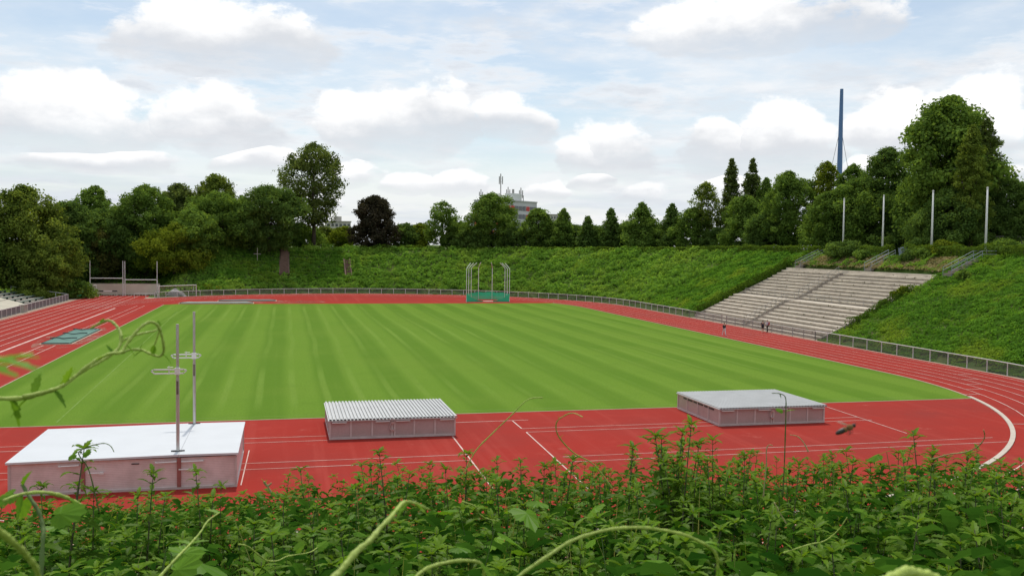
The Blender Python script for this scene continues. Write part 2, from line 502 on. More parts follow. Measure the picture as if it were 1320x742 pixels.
# two lids that dip to the left a little, with a lip
mb = MB()
def lid(xa, xb, za, zb):
    mb.add([(xa, YA - .08, za), (xb, YA - .08, zb), (xb, YB + .05, zb + .02), (xa, YB + .05, za + .02),
            (xa, YA - .08, za - .10), (xb, YA - .08, zb - .10), (xb, YB + .05, zb - .08), (xa, YB + .05, za - .08)],
           [(0, 1, 2, 3), (4, 7, 6, 5), (0, 4, 5, 1), (1, 5, 6, 2), (2, 6, 7, 3), (3, 7, 4, 0)])
lid(X0 - .08, -5.045, ZT - .03, ZT + .06); lid(-5.03, X1 + .06, ZT + .063, ZT + .05)
mb.build('cover', M['cover'], t)
for xa, xb in ((-10.4, -9.55), (-6.1, -5.15), (-4.9, -3.9)):
    mb = MB(); mb.tube([(xa, YA - .10, 1.36), (xb, YA - .10, 1.38)], .035, 6)
    mb.tube([(xa, YA - .10, 1.36), (xa, YA + .06, 1.36)], .03, 5); mb.tube([(xb, YA - .10, 1.38), (xb, YA + .06, 1.38)], .03, 5)
    mb.build('handle', M['white_paint'], t)
for xa in (-9.1, -5.02):
    mb = MB(); mb.tube([(xa, YA - .11, .99), (xa + .55, YA - .11, .98)], .03, 6); mb.box(xa + .5, xa + .68, YA - .16, YA - .06, .93, 1.03)
    mb.tube([(xa, YA - .11, .99), (xa, YA + .04, .99)], .03, 5)
    mb.build('latch', M['white_paint'], t)
mb = MB(); mb.box(-7.2, -6.85, YA + .035, YA + .062, 1.30, 1.35); mb.build('slot', M['dark'], t)

def standard(x, y, z0, ztop, xa, xb, za, label):
    t = thing('pole_vault_upright', (x, y, z0), label, 'pole vault upright', 'pole vault uprights')
    mb = MB(); mb.box(x - .22, x + .22, y - .09, y + .09, z0, z0 + .03); mb.box(x - .32, x + .32, y - .03, y + .03, z0 + .0, z0 + .055); mb.build('base_plate', M['dark'], t)
    mb = MB(); mb.tube([(x, y, z0 + .03), (x, y, za - .4), ], .085, 8); mb.tube([(x, y, za - .4), (x, y, ztop)], .07, 8)
    mb.build('upright', M['alu'], t, smooth_=False)
    mb = MB()
    mb.bar((xa + .12, y - .1, za + .07), (xb - .12, y - .1, za + .07), .05, .07); mb.bar((xa + .12, y - .1, za - .12), (xb - .12, y - .1, za - .12), .05, .06)
    mb.bar((xa, y - .1, za + .02), (xa + .14, y - .1, za + .07), .05, .05); mb.bar((xa, y - .1, za + .02), (xa + .14, y - .1, za - .12), .05, .05)
    mb.bar((xb, y - .1, za + .02), (xb - .14, y - .1, za + .07), .05, .05); mb.bar((xb, y - .1, za + .02), (xb - .14, y - .1, za - .12), .05, .05)
    mb.box(x - .12, x + .12, y - .16, y - .04, za - .18, za + .15)
    mb.build('slide_arm', M['white_paint'], t)
    mb = MB(); xm = (xa + xb) / 2
    mb.tube([(xm, y - .1, za + .07), (xm, y - .1, za + .24)], .02, 5); mb.tube([(xm - .08, y - .1, za + .18), (xm + .2, y - .1, za + .18)], .02, 5)
    mb.tube([(xm, y - .1, za - .12), (xm, y - .1, za + .07)], .03, 5)
    mb.build('bar_peg', M['galv'], t)
    mb = MB(); mb.box(x - .05, x + .05, y - .105, y - .088, za - 1.15, za - .5); mb.build('height_scale', M['bark_pale'], t)
standard(-5.15, 48.75, ZT + .065, 7.98, -6.36, -4.72, 5.70, 'silver pole vault upright at the near edge of the white landing mat cover')
standard(-5.02, 55.95, ZT + .07, 8.08, -6.25, -4.64, 5.62, 'silver pole vault upright at the far edge of the white landing mat cover')

def storage_box(x0, x1, y0, y1, zt, label, vent):
    t = thing('mat_garage', ((x0 + x1) / 2, (y0 + y1) / 2, 0), label, 'mat garage', 'low aluminium mat garages with corrugated lids')
    mb = MB(); mb.box(x0 + .05, x1 - .05, y0 + .05, y1 - .05, .14, zt - .10); mb.build('panel', M['perf'], t)
    mb = MB(); xm = (x0 + x1) / 2
    for y in (y0, y1 - .09):
        mb.box(x0, x1, y, y + .09, .02, .15); mb.box(x0, x1, y, y + .09, zt - .17, zt - .07)
        xs = [x0, x1 - .1, xm - .13, xm + .03] + [x0 + (xm - x0) * k / 3 - .05 for k in (1, 2)] + [xm + (x1 - xm) * k / 3 - .05 for k in (1, 2)]
        for x in xs: mb.box(x, x + .1, y + .002, y + .087, .152, zt - .172)
    for x in (x0, x1 - .09):
        mb.box(x, x + .09, y0 + .093, y1 - .093, .02, .15); mb.box(x, x + .09, y0 + .093, y1 - .093, zt - .17, zt - .07)
        for k in (1, 2, 3): 
            y = y0 + (y1 - y0) * k / 4; mb.box(x + .002, x + .087, y - .05, y + .05, .152, zt - .172)
    mb.build('frame', M['frame_alu'], t)
    if vent:
        mb = MB()
        for k in range(3):
            ya = y0 + (y1 - y0) * (k + .25) / 4 + .5
            mb.box(x0 + .012, x0 + .049, ya, ya + (y1 - y0) / 4 - .25, zt - .31, zt - .19)
        mb.build('vent_slot', M['dark'], t)
    # corrugated lids, ribs running away from the front edge
    for xa, xb in ((x0 - .08, xm - .012), (xm + .012, x1 + .08)):
        nrib = 18; prof = []
        w = (xb - xa) / nrib
        for k in range(nrib):
            a = xa + k * w
            prof += [(a, zt - .065), (a + w * .30, zt - .065), (a + w * .38, zt + .025), (a + w * .94, zt + .025), (a + w, zt - .065)]
        vs = [(x, y0 - .12, z) for x, z in prof] + [(x, y1 + .06, z) for x, z in prof]
        n = len(prof)
        mb = MB(); mb.add(vs, [(i, i + 1, n + i + 1, n + i) for i in range(n - 1)])
        mb.box(xa + .003, xb - .003, y0 - .125, y0 - .07, zt - .12, zt - .068); mb.box(xa + .003, xb - .003, y1 + .01, y1 + .065, zt - .12, zt - .068)
        mb.build('lid', M['corr'], t)
    for xa in (x0 + .15, xm - 1.1, xm + .15, x1 - 1.0):
        mb = MB(); mb.box(xa, xa + .88, y0 - .16, y0 - .002, zt - .215, zt - .175); mb.build('handle', M['white_paint'], t)
    mb = MB()
    arc = [(xm - .08 + -.16 * math.sin(a), y0 - .07, zt * .58 + .25 * math.cos(a)) for a in np.linspace(.2, PI - .2, 9)]
    mb.tube(arc, .035, 6); mb.box(xm - .14, xm + .04, y0 - .10, y0 - .003, zt * .58 + .17, zt * .58 + .30); mb.box(xm - .14, xm + .04, y0 - .10, y0 - .003, zt * .58 - .3, zt * .58 - .18)
    mb.build('latch', M['alu'], t)
    for x in (x0 + .3, x1 - .3):
        for y in (y0 + .3, y1 - .3): mb = MB(); mb.tube([(x - .04, y, .045), (x + .04, y, .045)], .04, 10); mb.build('castor', M['dark'], t)
storage_box(2.60, 10.42, 58.5, 65.1, 1.27, 'low silver mat garage with coarse ribbed lid, in the middle of the red near end', False)
storage_box(28.42, 36.35, 58.45, 65.5, 1.25, 'low silver mat garage on the right, its side with dark ventilation slots', True)

# ================================================================== FENCES
def path_len(P):
    P = np.array(P); d = np.hypot(*(P[1:] - P[:-1]).T); return np.concatenate([[0], np.cumsum(d)])
def along(P, s):
    L = path_len(P); P = np.array(P)
    return np.interp(s, L, P[:, 0]), np.interp(s, L, P[:, 1])
def fence(name, P, spacing, hgt, label, net, mat, post_w=.06, group=None):
    L = path_len(P)[-1]; n = max(1, round(L / spacing))
    x0, y0 = along(P, L / 2)
    t = thing(name, (x0, y0, 0), label, 'fence', group)
    for k in range(n + 1):
        x, y = along(P, L * k / n)
        mb = MB(); mb.tube([(x, y, -.02), (x, y, hgt - .03)], post_w, 6); mb.build('post', mat, t)
    S = np.linspace(0, L, max(2, int(L / 1.5)))
    pts = [along(P, s) for s in S]
    mb = MB(); mb.tube([(x, y, hgt) for x, y in pts], .05, 6); mb.build('top_rail', mat, t)
    mb = MB()
    for (a, b_), (c_, d_) in zip(pts[:-1], pts[1:]):
        mb.quad((a, b_, .05), (c_, d_, .05), (c_, d_, hgt - .06), (a, b_, hgt - .06))
    mb.build('wire_mesh', net, t)
    return t
RX = CX + RF
nb = [(CX + RF * math.cos(a), Y0 + RF * math.sin(a)) for a in np.linspace(-.75, 0, 20)]
fence('track_fence', nb + [(RX, 112.3)], 2.9, 1.24, 'pale railing with wire mesh along the near right bend, below the grassy bank', M['fence_net'], M['galv'])
M['rail_dull'] = surf('dull_steel_rail', (.36, .35, .33), .6, 0, .2, 2)
M['thin_net'] = netmat('thin_wire_mesh', (.25, .25, .24), .42)
fence('track_fence', [(RX, 112.3), (RX, 138.2)], 2.9, 1.15, 'dull grey railing with wire mesh in front of the concrete terraces', M['thin_net'], M['rail_dull'])
fence('track_fence', [(RX, 140.0), (RX, 152.6)], 2.9, 1.15, 'short dull grey railing past the pale gate at the far end of the terraces', M['thin_net'], M['rail_dull'])
fb = [(CX + RF * math.cos(a), Y1 + RF * math.sin(a)) for a in np.linspace(0, 2.42, 70)]
fence('track_fence', [(RX, 152.6)] + fb, 2.9, 1.2, 'long pale railing with wire mesh curving round the far bend', M['fence_net'], M['galv'])
t = thing('gate', (RX, 139.1, 0), 'pale narrow gate in the railing before the terraces', 'gate')
mb = MB(); mb.bar((RX, 138.3, 0), (RX, 138.3, 1.4), .09, .09); mb.bar((RX, 139.9, 0), (RX, 139.9, 1.4), .09, .09); mb.bar((RX, 138.3, 1.3), (RX, 139.9, 1.3), .07, .07); mb.bar((RX, 138.3, .15), (RX, 139.9, .15), .07, .07); mb.build('frame', M['concrete'], t)
mb = MB()
for k in range(1, 8): mb.tube([(RX, 138.3 + k * .2, .18), (RX, 138.3 + k * .2, 1.27)], .018, 5)
mb.build('bars', M['rail_dull'], t)

M['panel_grey'] = surf('grey_panel', (.20, .20, .21), .6, .1, .25, 1.5)
def panel_fence(y0, y1, label):
    n = round((y1 - y0) / 2.6)
    t = thing('panel_fence', (-42.2, (y0 + y1) / 2, 0), label, 'fence', 'grey panel fences beside the left straight')
    for k in range(n + 1):
        y = y0 + (y1 - y0) * k / n
        mb = MB(); mb.box(-42.26, -42.14, y - .06, y + .06, -.02, 1.35); mb.build('post', M['galv'], t)
        if k < n:
            mb = MB(); y2 = y0 + (y1 - y0) * (k + 1) / n
            mb.box(-42.225, -42.175, y + .10, y2 - .10, .10, 1.24); mb.build('panel', M['panel_grey'], t)
    mb = MB(); mb.box(-42.23, -42.17, y0 + .07, y1 - .07, 1.25, 1.31); mb.build('rail', M['galv'], t)
panel_fence(148, 169, 'grey panel fence beside the left straight, on the near side of the gap')
panel_fence(173.5, 204, 'grey panel fence beside the left straight, running on to the far corner')
t = thing('gate_pillar', (-42.3, 171.6, 0), 'squat pale concrete pillar in the gap of the grey panel fence', 'pillar')
mb = MB(); mb.box(-42.7, -42.0, 170.6, 172.8, -.02, 1.2); mb.build('shaft', M['concrete'], t)
mb = MB(); mb.box(-42.78, -41.92, 170.5, 172.9, 1.2, 1.32); mb.build('cap', M['concrete'], t)

# ================================================================== LEFT TERRACE
M['terrace_pale'] = surf('pale_roofing', (.50, .46, .36), .9, 0, .15, .6)
t = thing('concrete_ramp', (-47, 170, 0), 'pale sloping concrete slab behind the panel fence, cut off by the left edge', 'ramp')
mb = MB()
xa, xb = -43.3, -56
mb.add([(xa, 150, .9), (xa, 178, .9), (xb, 192, 2.6), (xb, 150, 2.6), (xa, 150, 0), (xa, 178, 0), (xb, 192, 0), (xb, 150, 0)],
       [(0, 1, 2, 3), (4, 7, 6, 5), (0, 4, 5, 1), (1, 5, 6, 2), (2, 6, 7, 3), (3, 7, 4, 0)])
mb.build('slab', M['terrace_pale'], t)
mb = MB(); 
for f_ in (.35, .68):
    x = xa + (xb - xa) * f_; z = .9 + 1.7 * f_
    mb.box(x - .1, x + .1, 151, 177.5 + 13.5 * f_, z + .005, z + .06)
mb.build('ridge', M['concrete'], t)
M['bench_green'] = surf('dark_green_paint', (.055, .095, .07), .7, 0, .25, 1)
t = thing('bleacher', (-48, 194, 0), 'small stepped stand with dark green benches behind the panel fence', 'bleacher')
mb = MB()
for k in range(6): mb.box(-43.6 - 1.8 * (k + 1) + .002, -43.6 - 1.8 * k, 180 + k * 2.1, 202 + k * .6, 0, .15 + .30 * k)
mb.build('steps', M['concrete'], t)
for k in range(6):
    mb = MB(); x = -44.3 - 1.8 * k; z = .15 + .30 * k
    mb.box(x - .55, x + .1, 180.3 + k * 2.1, 201.6 + k * .6, z + .36, z + .44)
    for j in range(5): y = 181 + k * 2.1 + j * (19.5 - 1.5 * k) / 4; mb.box(x - .4, x - .05, y, y + .12, z + .003, z + .358)
    mb.build('bench', M['bench_green'], t)
t = thing('handrail', (-46.5, 204, 0), 'pale pipe railing at the far end of the small green stand', 'handrail')
A = [(-42.6, 205, 1.3), (-45.0, 206.5, 1.55), (-50, 208.5, 2.2), (-54, 209.5, 2.6)]
mb = MB(); mb.tube(A, .06, 6); mb.build('rail', M['galv'], t)
for p in A:
    mb = MB(); mb.tube([(p[0], p[1], 0), p], .05, 6); mb.build('post', M['galv'], t)

# ================================================================== FAR LEFT CORNER
t = thing('white_wall', (-36.7, 223.6, 0), 'long white wall across the end of the left straight', 'wall')
M['wall_white'] = surf('whitewash', (.66, .60, .49), .9, 0, .18, .35)
mb = MB(); mb.box(-46.2, -27.3, 223.4, 223.7, -.05, 2.55); mb.build('wall', M['wall_white'], t)
mb = MB(); mb.box(-46.25, -27.25, 223.36, 223.74, 2.55, 2.63); mb.build('coping', M['concrete'], t)
mb = MB()
for k in range(30):
    x = -44.5 + k * .57
    mb.box(x, x + .3 + .2 * random.random(), 222.9, 223.15, -.01, .14 + .12 * random.random())
tag(mb.build('edging_stones', M['brick'], origin=(-36, 223, 0)), 'broken row of brown edging stones along the foot of the white wall', 'edging')

def rugby(pxa, pxb, ytop, ybar, label):
    Y = 222.2
    xa, xb = at_y(pxa, 360, Y).x, at_y(pxb, 360, Y).x
    zt = at_y((pxa + pxb) / 2, ytop, Y).z; zb = at_y((pxa + pxb) / 2, ybar, Y).z
    t = thing('rugby_goal', ((xa + xb) / 2, Y, 0), label, 'rugby goal', 'rugby goals in front of the white wall')
    for x in (xa, xb):
        mb = MB(); mb.tube([(x, Y, 0), (x, Y, zb)], .12, 8); mb.tube([(x, Y, zb), (x, Y, zt)], .085, 8); mb.build('post', M['galv'], t)
    mb = MB(); mb.tube([(xa + .1, Y, zb), (xb - .1, Y, zb)], .09, 8); mb.build('crossbar', M['galv'], t)
rugby(116, 158.4, 336, 358.5, 'tall H shaped rugby goal nearer the left edge, with the higher crossbar')
rugby(161, 202.5, 336.5, 360.5, 'tall H shaped rugby goal on the right of the pair, with the lower crossbar')

xa, xb = at_y(127, 377, 221).x, at_y(151, 377, 221).x
t = thing('hurdle', ((xa + xb) / 2, 221, 0), 'hurdle with a white middle and dark ends in front of the white wall', 'hurdle')
mb = MB(); mb.box(xa, xb, 220.98, 221.03, .98, 1.22); mb.build('top_bar', M['white_paint'], t)
for a, c_ in ((xa - .02, xa + 1.0), (xb - 1.0, xb + .02)):
    mb = MB(); mb.box(a, c_, 220.95, 221.06, .97, 1.23); mb.build('bar_end', M['dark'], t)
for x in (xa + .15, xb - .15):
    mb = MB(); mb.bar((x, 221.1, 0), (x, 221.1, .98), .06, .06); mb.bar((x, 220.4, .04), (x, 221.1, .04), .06, .06); mb.build('leg', M['galv'], t)

def goal(p0, p1, hgt, depth, label, net, bunch):
    p0, p1 = Vector((*p0, 0)), Vector((*p1, 0))
    t = thing('football_goal', (p0 + p1) / 2, label, 'football goal', 'spare football goals in the far left corner')
    a = (p1 - p0).normalized(); n = Vector((-a.y, a.x, 0))
    up = Vector((0, 0, hgt))
    for p in (p0, p1):
        mb = MB(); mb.tube([p, p + up], .07, 8); mb.build('post', M['white_paint'], t)
        mb = MB(); mb.tube([p + up, p + up + n * .7, p + n * depth], .035, 6); mb.tube([p + n * depth, p], .035, 6); mb.build('stanchion', M['white_paint'], t)
    mb = MB(); mb.tube([p0 + up, p1 + up], .07, 8); mb.build('crossbar', M['white_paint'], t)
    mb = MB(); mb.tube([p0 + n * depth, p1 + n * depth], .035, 6); mb.build('ground_bar', M['white_paint'], t)
    mb = MB()
    q0, q1 = p0 + up + n * .7, p1 + up + n * .7
    mb.quad(p0 + up, p1 + up, q1, q0); mb.quad(q0, q1, p1 + n * depth, p0 + n * depth)
    mb.add([p0, p0 + up, q0, p0 + n * depth], [(0, 1, 2, 3)]); mb.add([p1, p1 + up, q1, p1 + n * depth], [(0, 1, 2, 3)])
    mb.build('net', net, t)
    if bunch:
        mb = MB(); c0 = (p0 * .35 + p1 * .65) + n * .8
        vs = []; fs = []
        for i in range(7):
            for j in range(10):
                x = i / 6; th = 2 * PI * j / 10
                r = (.55 + .2 * math.sin(3 * th + i)) * math.sin(PI * (x * .8 + .15))
                vs.append(c0 + a * (x - .5) * 3.0 + n * r * math.cos(th) + Vector((0, 0, max(.0, .55 + r * 1.2 * math.sin(th)))))
        for i in range(6):
            for j in range(10): fs.append((i * 10 + j, i * 10 + (j + 1) % 10, i * 10 + 10 + (j + 1) % 10, i * 10 + 10 + j))
        mb.add(vs, fs); mb.build('net_bundle', M['green_net'], t)
goal((-44.9, 214.2), (-40.2, 222.0), 2.3, 1.6, 'white football goal with a bundled green net left of the white wall', M['pale_net'], True)
goal((-26.3, 213.8), (-19.3, 220.4), 2.5, 1.5, 'empty white football goal behind the railing right of the white wall', M['clear_net'], False)
M['sheet'] = surf('crumpled_sheet', (.52, .50, .48), .7, 0, .2, 1)
mb = MB()
c0 = Vector((-23.6, 220.0, 0)); vs = []; fs = []
for i in range(12):
    for j in range(12):
        x, y = (i / 11 - .5), (j / 11 - .5)
        z = max(0.02, 1.5 * (1 - (2 * abs(x)) ** 2) * (1 - (2 * abs(y)) ** 2) ** .6 * (.75 + .5 * vnoise(np.array(i * .8), np.array(j * .8))))
        vs.append(c0 + Vector((x * 4.6, y * 2.4, float(z) + .004)))
for i in range(11):
    for j in range(11): fs.append((i * 12 + j, i * 12 + 12 + j, i * 12 + 13 + j, i * 12 + j + 1))
mb.add(vs, fs); o = mb.build('tarpaulin_heap', M['sheet'], origin=c0); tag(o, 'crumpled pale grey tarpaulin heaped behind the empty white goal', 'tarpaulin')
t = thing('barrier_rail', (-28.6, 214.5, 0), 'low white pipe barrier between the wall end and the empty goal', 'barrier')
for k in range(3):
    mb = MB(); x = -31.2 + k * 2.3; y = 213.5 + k * .2; mb.tube([(x, y, 0), (x, y, .95)], .05, 6); mb.build('post', M['white_paint'], t)
mb = MB(); mb.tube([(-31.2, 213.5, .95), (-26.6, 213.9, .95)], .05, 6); mb.build('rail', M['white_paint'], t)

# ================================================================== SAND PITS UNDER COVERS
def pit(x0, x1, y0, y1, mat, label, seams, ry):
    t = thing('sand_pit', ((x0 + x1) / 2, (y0 + y1) / 2, 0), label, 'sand pit')
    mb = MB(); w = .35
    mb.box(x0 - w, x0, y0 - w, y1 + w, .005, .05); mb.box(x1, x1 + w, y0 - w, y1 + w, .005, .05); mb.box(x0 + .003, x1 - .003, y0 - w, y0, .005, .05); mb.box(x0 + .003, x1 - .003, y1, y1 + w, .005, .05)
    mb.build('border', M['kerb_pale'], t)
    mb = MB(); nx_, ny_ = 10, 24; vs = []; fs = []
    for i in range(nx_ + 1):
        for j in range(ny_ + 1):
            x = x0 - .15 + (x1 - x0 + .3) * i / nx_; y = y0 - .15 + (y1 - y0 + .3) * j / ny_
            e = min(i, nx_ - i, j, ny_ - j)
            vs.append((x, y, .06 + (0 if e == 0 else .10 + .12 * float(vnoise(np.array(i * .7 + ry), np.array(j * .6))))))
    for i in range(nx_):
        for j in range(ny_): q = i * (ny_ + 1) + j; fs.append((q, q + ny_ + 1, q + ny_ + 2, q + 1))
    mb.add(vs, fs); mb.build('cover', mat, t, smooth_=True)
    for k in range(seams):
        mb = MB(); y = y0 + (y1 - y0) * (k + .6) / seams
        pts = [(x0 + (x1 - x0) * i / 10, y + .5 * math.sin(i * .7 + k), .36 + .03 * math.sin(i)) for i in range(11)]
        mb.tube(pts, .06, 5); mb.build('seam', M['tarp_seam'], t)
    for x in (x0 - .1, x1 + .1):
        mb = MB(); mb.tube([(x, y0, .12), (x, y1, .12)], .05, 5); mb.build('hem', M['tarp_seam'], t)
    for y in (y0 - .1, y1 + .1):
        mb = MB(); mb.tube([(x0, y, .12), (x1, y, .12)], .05, 5); mb.build('hem', M['tarp_seam'], t)
pit(-27.3, -24.4, 118.6, 136.8, M['tarp'], 'long jump pit under a wrinkled green tarpaulin beside the left straight', 3, 0)
pit(-19.9, -6.5, 193.3, 196.2, M['tarp_grey'], 'sand pit under a grey green sheet touching the far left grass corner', 0, 3)
pit(-13.2, -2.2, 201.2, 204.2, M['tarp_dark'], 'sand pit under a dark sheet near the far railing', 0, 6)
# spilled sand round the pits
m, nt, out = nodes_of('spilled_sand')
d = nt.nodes.new('ShaderNodeBsdfDiffuse'); d.inputs[0].default_value = (.40, .22, .17, 1)
tr = nt.nodes.new('ShaderNodeBsdfTransparent'); mx = nt.nodes.new('ShaderNodeMixShader')
nt.links.new(smooth(nt, noise(nt, geopos(nt), .45, 6, .7), .44, .68, 0, .75), mx.inputs[0]); nt.links.new(tr.outputs[0], mx.inputs[1]); nt.links.new(d.outputs[0], mx.inputs[2]); nt.links.new(mx.outputs[0], out.inputs[0])
mb = MB()
for cx_, cy_, rx_, ry_ in ((-25.8, 127, 3.1, 15), (-8, 199, 14, 5.4), (4, 199, 4, 3)):
    mb.add([(cx_ + rx_ * math.cos(a), cy_ + ry_ * math.sin(a), .0135) for a in np.linspace(0, 2 * PI, 40)[:-1]], [tuple(range(39))])
tag(mb.build('spilled_sand', m), kind='stuff')

# ================================================================== THROWING CAGE
pxs = [601.2, 604, 607.2, 616.6, 634.2, 650.6, 653.6, 656.6]
ys_ = [197.2, 199.6, 202.0, 206.2, 206.2, 202.0, 199.6, 197.2]
base = [at_y(px, 385, y) for px, y in zip(pxs, ys_)]
for p in base: p.z = 0
ctr = sum(base, Vector()) / 8
t = thing('throwing_cage', (ctr.x, ctr.y, 0), 'tall discus cage of bent poles with its green net let down', 'throwing cage')
for i, p in enumerate(base):
    inn = (ctr - p); inn.z = 0; inn.normalize()
    mb = MB(); top = 7.0
    mb.tube([p, p + Vector((0, 0, top)), p + inn * .35 + Vector((0, 0, top + .45)), p + inn * 1.2 + Vector((0, 0, top + 1.2))], .07, 7); mb.build('pole', M['white_paint'], t)
for k in range(7):
    a, b_ = base[k], base[k + 1]
    mb = MB(); vs = []; fs = []
    for i in range(9):
        f = i / 8; p = a.lerp(b_, f); h = 1.75 - .15 * math.sin(PI * f) - (.05 * math.sin(7 * f))
        vs += [(p.x, p.y, .02), (p.x, p.y, h)]
    fs = [(2 * i, 2 * i + 2, 2 * i + 3, 2 * i + 1) for i in range(8)]
    mb.add(vs, fs); mb.build('net', M['green_net'], t)
for s in (0, 7):
    # gate nets folded down to a low heap that tapers to the middle
    a = base[s]; b_ = a.lerp(base[7 - s], .38)
    mb = MB(); vs = []
    for i in range(9):
        f = i / 8; p = a.lerp(b_, f); h = 1.55 * (1 - f) ** 2.2 + .28
        vs += [(p.x, p.y - .02, .02), (p.x, p.y - .12, h), (p.x, p.y + .7 * (1 - f) + .2, .03)]
    mb.add(vs, [(3 * i, 3 * i + 3, 3 * i + 4, 3 * i + 1) for i in range(8)] + [(3 * i + 1, 3 * i + 4, 3 * i + 5, 3 * i + 2) for i in range(8)]); mb.build('gate_net', M['green_net'], t)
mb = MB(); A = [(ctr.x + 1.35 * math.cos(a), ctr.y - 1.5 + 1.35 * math.sin(a), .02) for a in np.linspace(0, 2 * PI, 24)[:-1]]
mb.add(A, [tuple(range(23))]); mb.build('throwing_circle', M['concrete'], t)

# ================================================================== GRANDSTAND
m, nt, out = nodes_of('weathered_terrace')
b = nt.nodes.new('ShaderNodeBsdfPrincipled'); b.inputs['Roughness'].default_value = .95
co = geopos(nt)
c = mixc(nt, smooth(nt, noise(nt, co, .5, 5, .6), .3, .7), (.66, .585, .48), (.53, .465, .38))
mp = nt.nodes.new('ShaderNodeMapping'); mp.inputs['Scale'].default_value = (1, .25, 1); nt.links.new(co, mp.inputs[0])
c = mixc(nt, smooth(nt, noise(nt, mp.outputs[0], 2.2, 5, .7), .56, .74), c, (.22, .18, .14))
c = mixc(nt, smooth(nt, noise(nt, co, 1.5, 4), .62, .70), c, (.12, .11, .06))
nt.links.new(c, b.inputs['Base Color']); nt.links.new(b.outputs[0], out.inputs[0]); M['terrace'] = m
M['terrace_dark'] = surf('terrace_riser', (.38, .33, .27), .95, 0, .3, 1)  # risers: the shade below each tread is put into this darker tone
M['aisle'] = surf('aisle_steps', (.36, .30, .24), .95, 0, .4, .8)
SY0, SY1, AY0, AY1 = 112.5, 152.5, 133.4, 135.1
t = thing('grandstand', (78, 132.5, 0), 'weathered pale concrete terraces with a middle stairway on the right bank', 'grandstand')
NR = 18; RUN, RISE = .885, .468
rows = []; x, z = 69.3, .32
for k in range(NR):
    rows.append((x, z, k)); x += RUN; z += RISE
    if k == 8: x += 1.25
def jag(k, s):
    return .0
for (x, z, k) in rows:
    for (a, c_) in ((SY0, AY0), (AY1, SY1)):
        dep = RUN + (1.25 if k == 8 else 0)
        mb = MB()
        mb.box(x - .07, x + dep - .08, a + .0, c_ - .0, z - .25, z); mb.build('terrace_step', M['terrace'], t)
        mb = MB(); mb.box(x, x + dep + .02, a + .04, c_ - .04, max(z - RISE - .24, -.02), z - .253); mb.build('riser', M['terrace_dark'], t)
mb = MB()
for (x, z, k) in rows:
    for j in range(2):
        dep = RUN / 2 + (.62 if k == 8 else 0)
        mb.box(x + j * dep, x + j * dep + dep - .003, AY0 + .02, AY1 - .02, max(z - RISE - .3, -.02), z - (1 - j) * RISE / 2)
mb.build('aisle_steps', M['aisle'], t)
# flank walls
for y in (SY0 - .25, SY1):
    mb = MB()
    xe = rows[-1][0] + RUN; ze = rows[-1][1]
    mb.add([(69.2, y, 0), (xe, y, 0), (xe, y, ze + .05), (69.2, y, .4), (69.2, y + .25, 0), (xe, y + .25, 0), (xe, y + .25, ze + .05), (69.2, y + .25, .4)],
           [(0, 1, 2, 3), (7, 6, 5, 4), (0, 4, 5, 1), (1, 5, 6, 2), (2, 6, 7, 3), (3, 7, 4, 0)])
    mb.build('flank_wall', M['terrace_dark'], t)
mb = MB(); mb.box(rows[-1][0] + RUN - .07, rows[-1][0] + RUN + .3, SY0 + .01, SY1 - .01, 6.5, rows[-1][1] + .42); mb.build('back_kerb', M['terrace'], t)
# landing rails and aisle rails
xl, zl_ = rows[9][0] - .15, rows[8][1]
for a, c_ in ((SY0 + .5, AY0 - .4), (AY1 + .4, SY1 - .5)):
    mb = MB(); n = int((c_ - a) / 2.0)
    for k in range(n + 1): y = a + (c_ - a) * k / n; mb.tube([(xl, y, zl_ - .01), (xl, y, zl_ + 1.0)], .026, 5)
    for h in (.55, 1.0): mb.tube([(xl, a, zl_ + h), (xl, c_, zl_ + h)], .024, 5)
    mb.build('landing_rail', M['rail_dull'], t)
for r0, r1 in ((0, 8), (9, 17)):
    mb = MB(); y = AY1 + .12
    (xa, za, _), (xb, zb, _) = rows[r0], rows[r1]
    mb.tube([(xa + .3, y, za + .95), (xb + .4, y, zb + .95)], .028, 5); mb.tube([(xa + .3, y, za + .5), (xb + .4, y, zb + .5)], .024, 5)
    for r in range(r0, r1 + 1, 2): mb.tube([(rows[r][0] + .35, y, rows[r][1] - .02), (rows[r][0] + .35, y, rows[r][1] + .97)], .026, 5)
    mb.build('aisle_rail', M['rail_dull'], t)

M['rail_blue'] = surf('blue_grey_rail', (.30, .34, .37), .5, .1, .15, 2)
def top_rail(y, xa, za, xb, zb, label, flat=0):
    t = thing('handrail', ((xa + xb) / 2, y, za), label, 'handrail', 'stair railings above the terraces')
    for yy in (y, y + 1.7):
        for h in (.6, 1.05):
            P = [(xa, yy, za + h), (xb, yy, zb + h)] + ([(xb + flat, yy, zb + h)] if flat else [])
            mb = MB(); mb.tube(P, .036, 6); mb.build('rail', M['rail_blue'], t)
        for f in (0, .5, 1):
            x = xa + (xb - xa) * f; z = za + (zb - za) * f
            mb = MB(); mb.tube([(x, yy, z - .35), (x, yy, z + 1.05)], .036, 6); mb.build('post', M['rail_blue'], t)
    mb = MB(); n = 7
    for k in range(n):
        x = xa + (xb - xa) * k / n; z = za + (zb - za) * (k + 1) / n
        mb.box(x, x + (xb - xa) / n - .003, y + .1, y + 1.6, z - .5, z - .06)
    mb.build('steps', M['aisle'], t)
top_rail(148.6, 86.9, 8.9, 91.4, 10.95, 'blue grey stair railing at the far top corner of the terraces')
top_rail(128.6, 87.2, 8.95, 91.4, 11.0, 'blue grey stair railing above the middle of the terraces, beside the bin')
top_rail(109.2, 86.2, 8.75, 90.9, 11.0, 'blue grey stair railing at the near top corner, on the grassy bank', 2.2)
M['bin'] = surf('blue_grey_plastic', (.22, .27, .33), .5, 0, .15, 3)
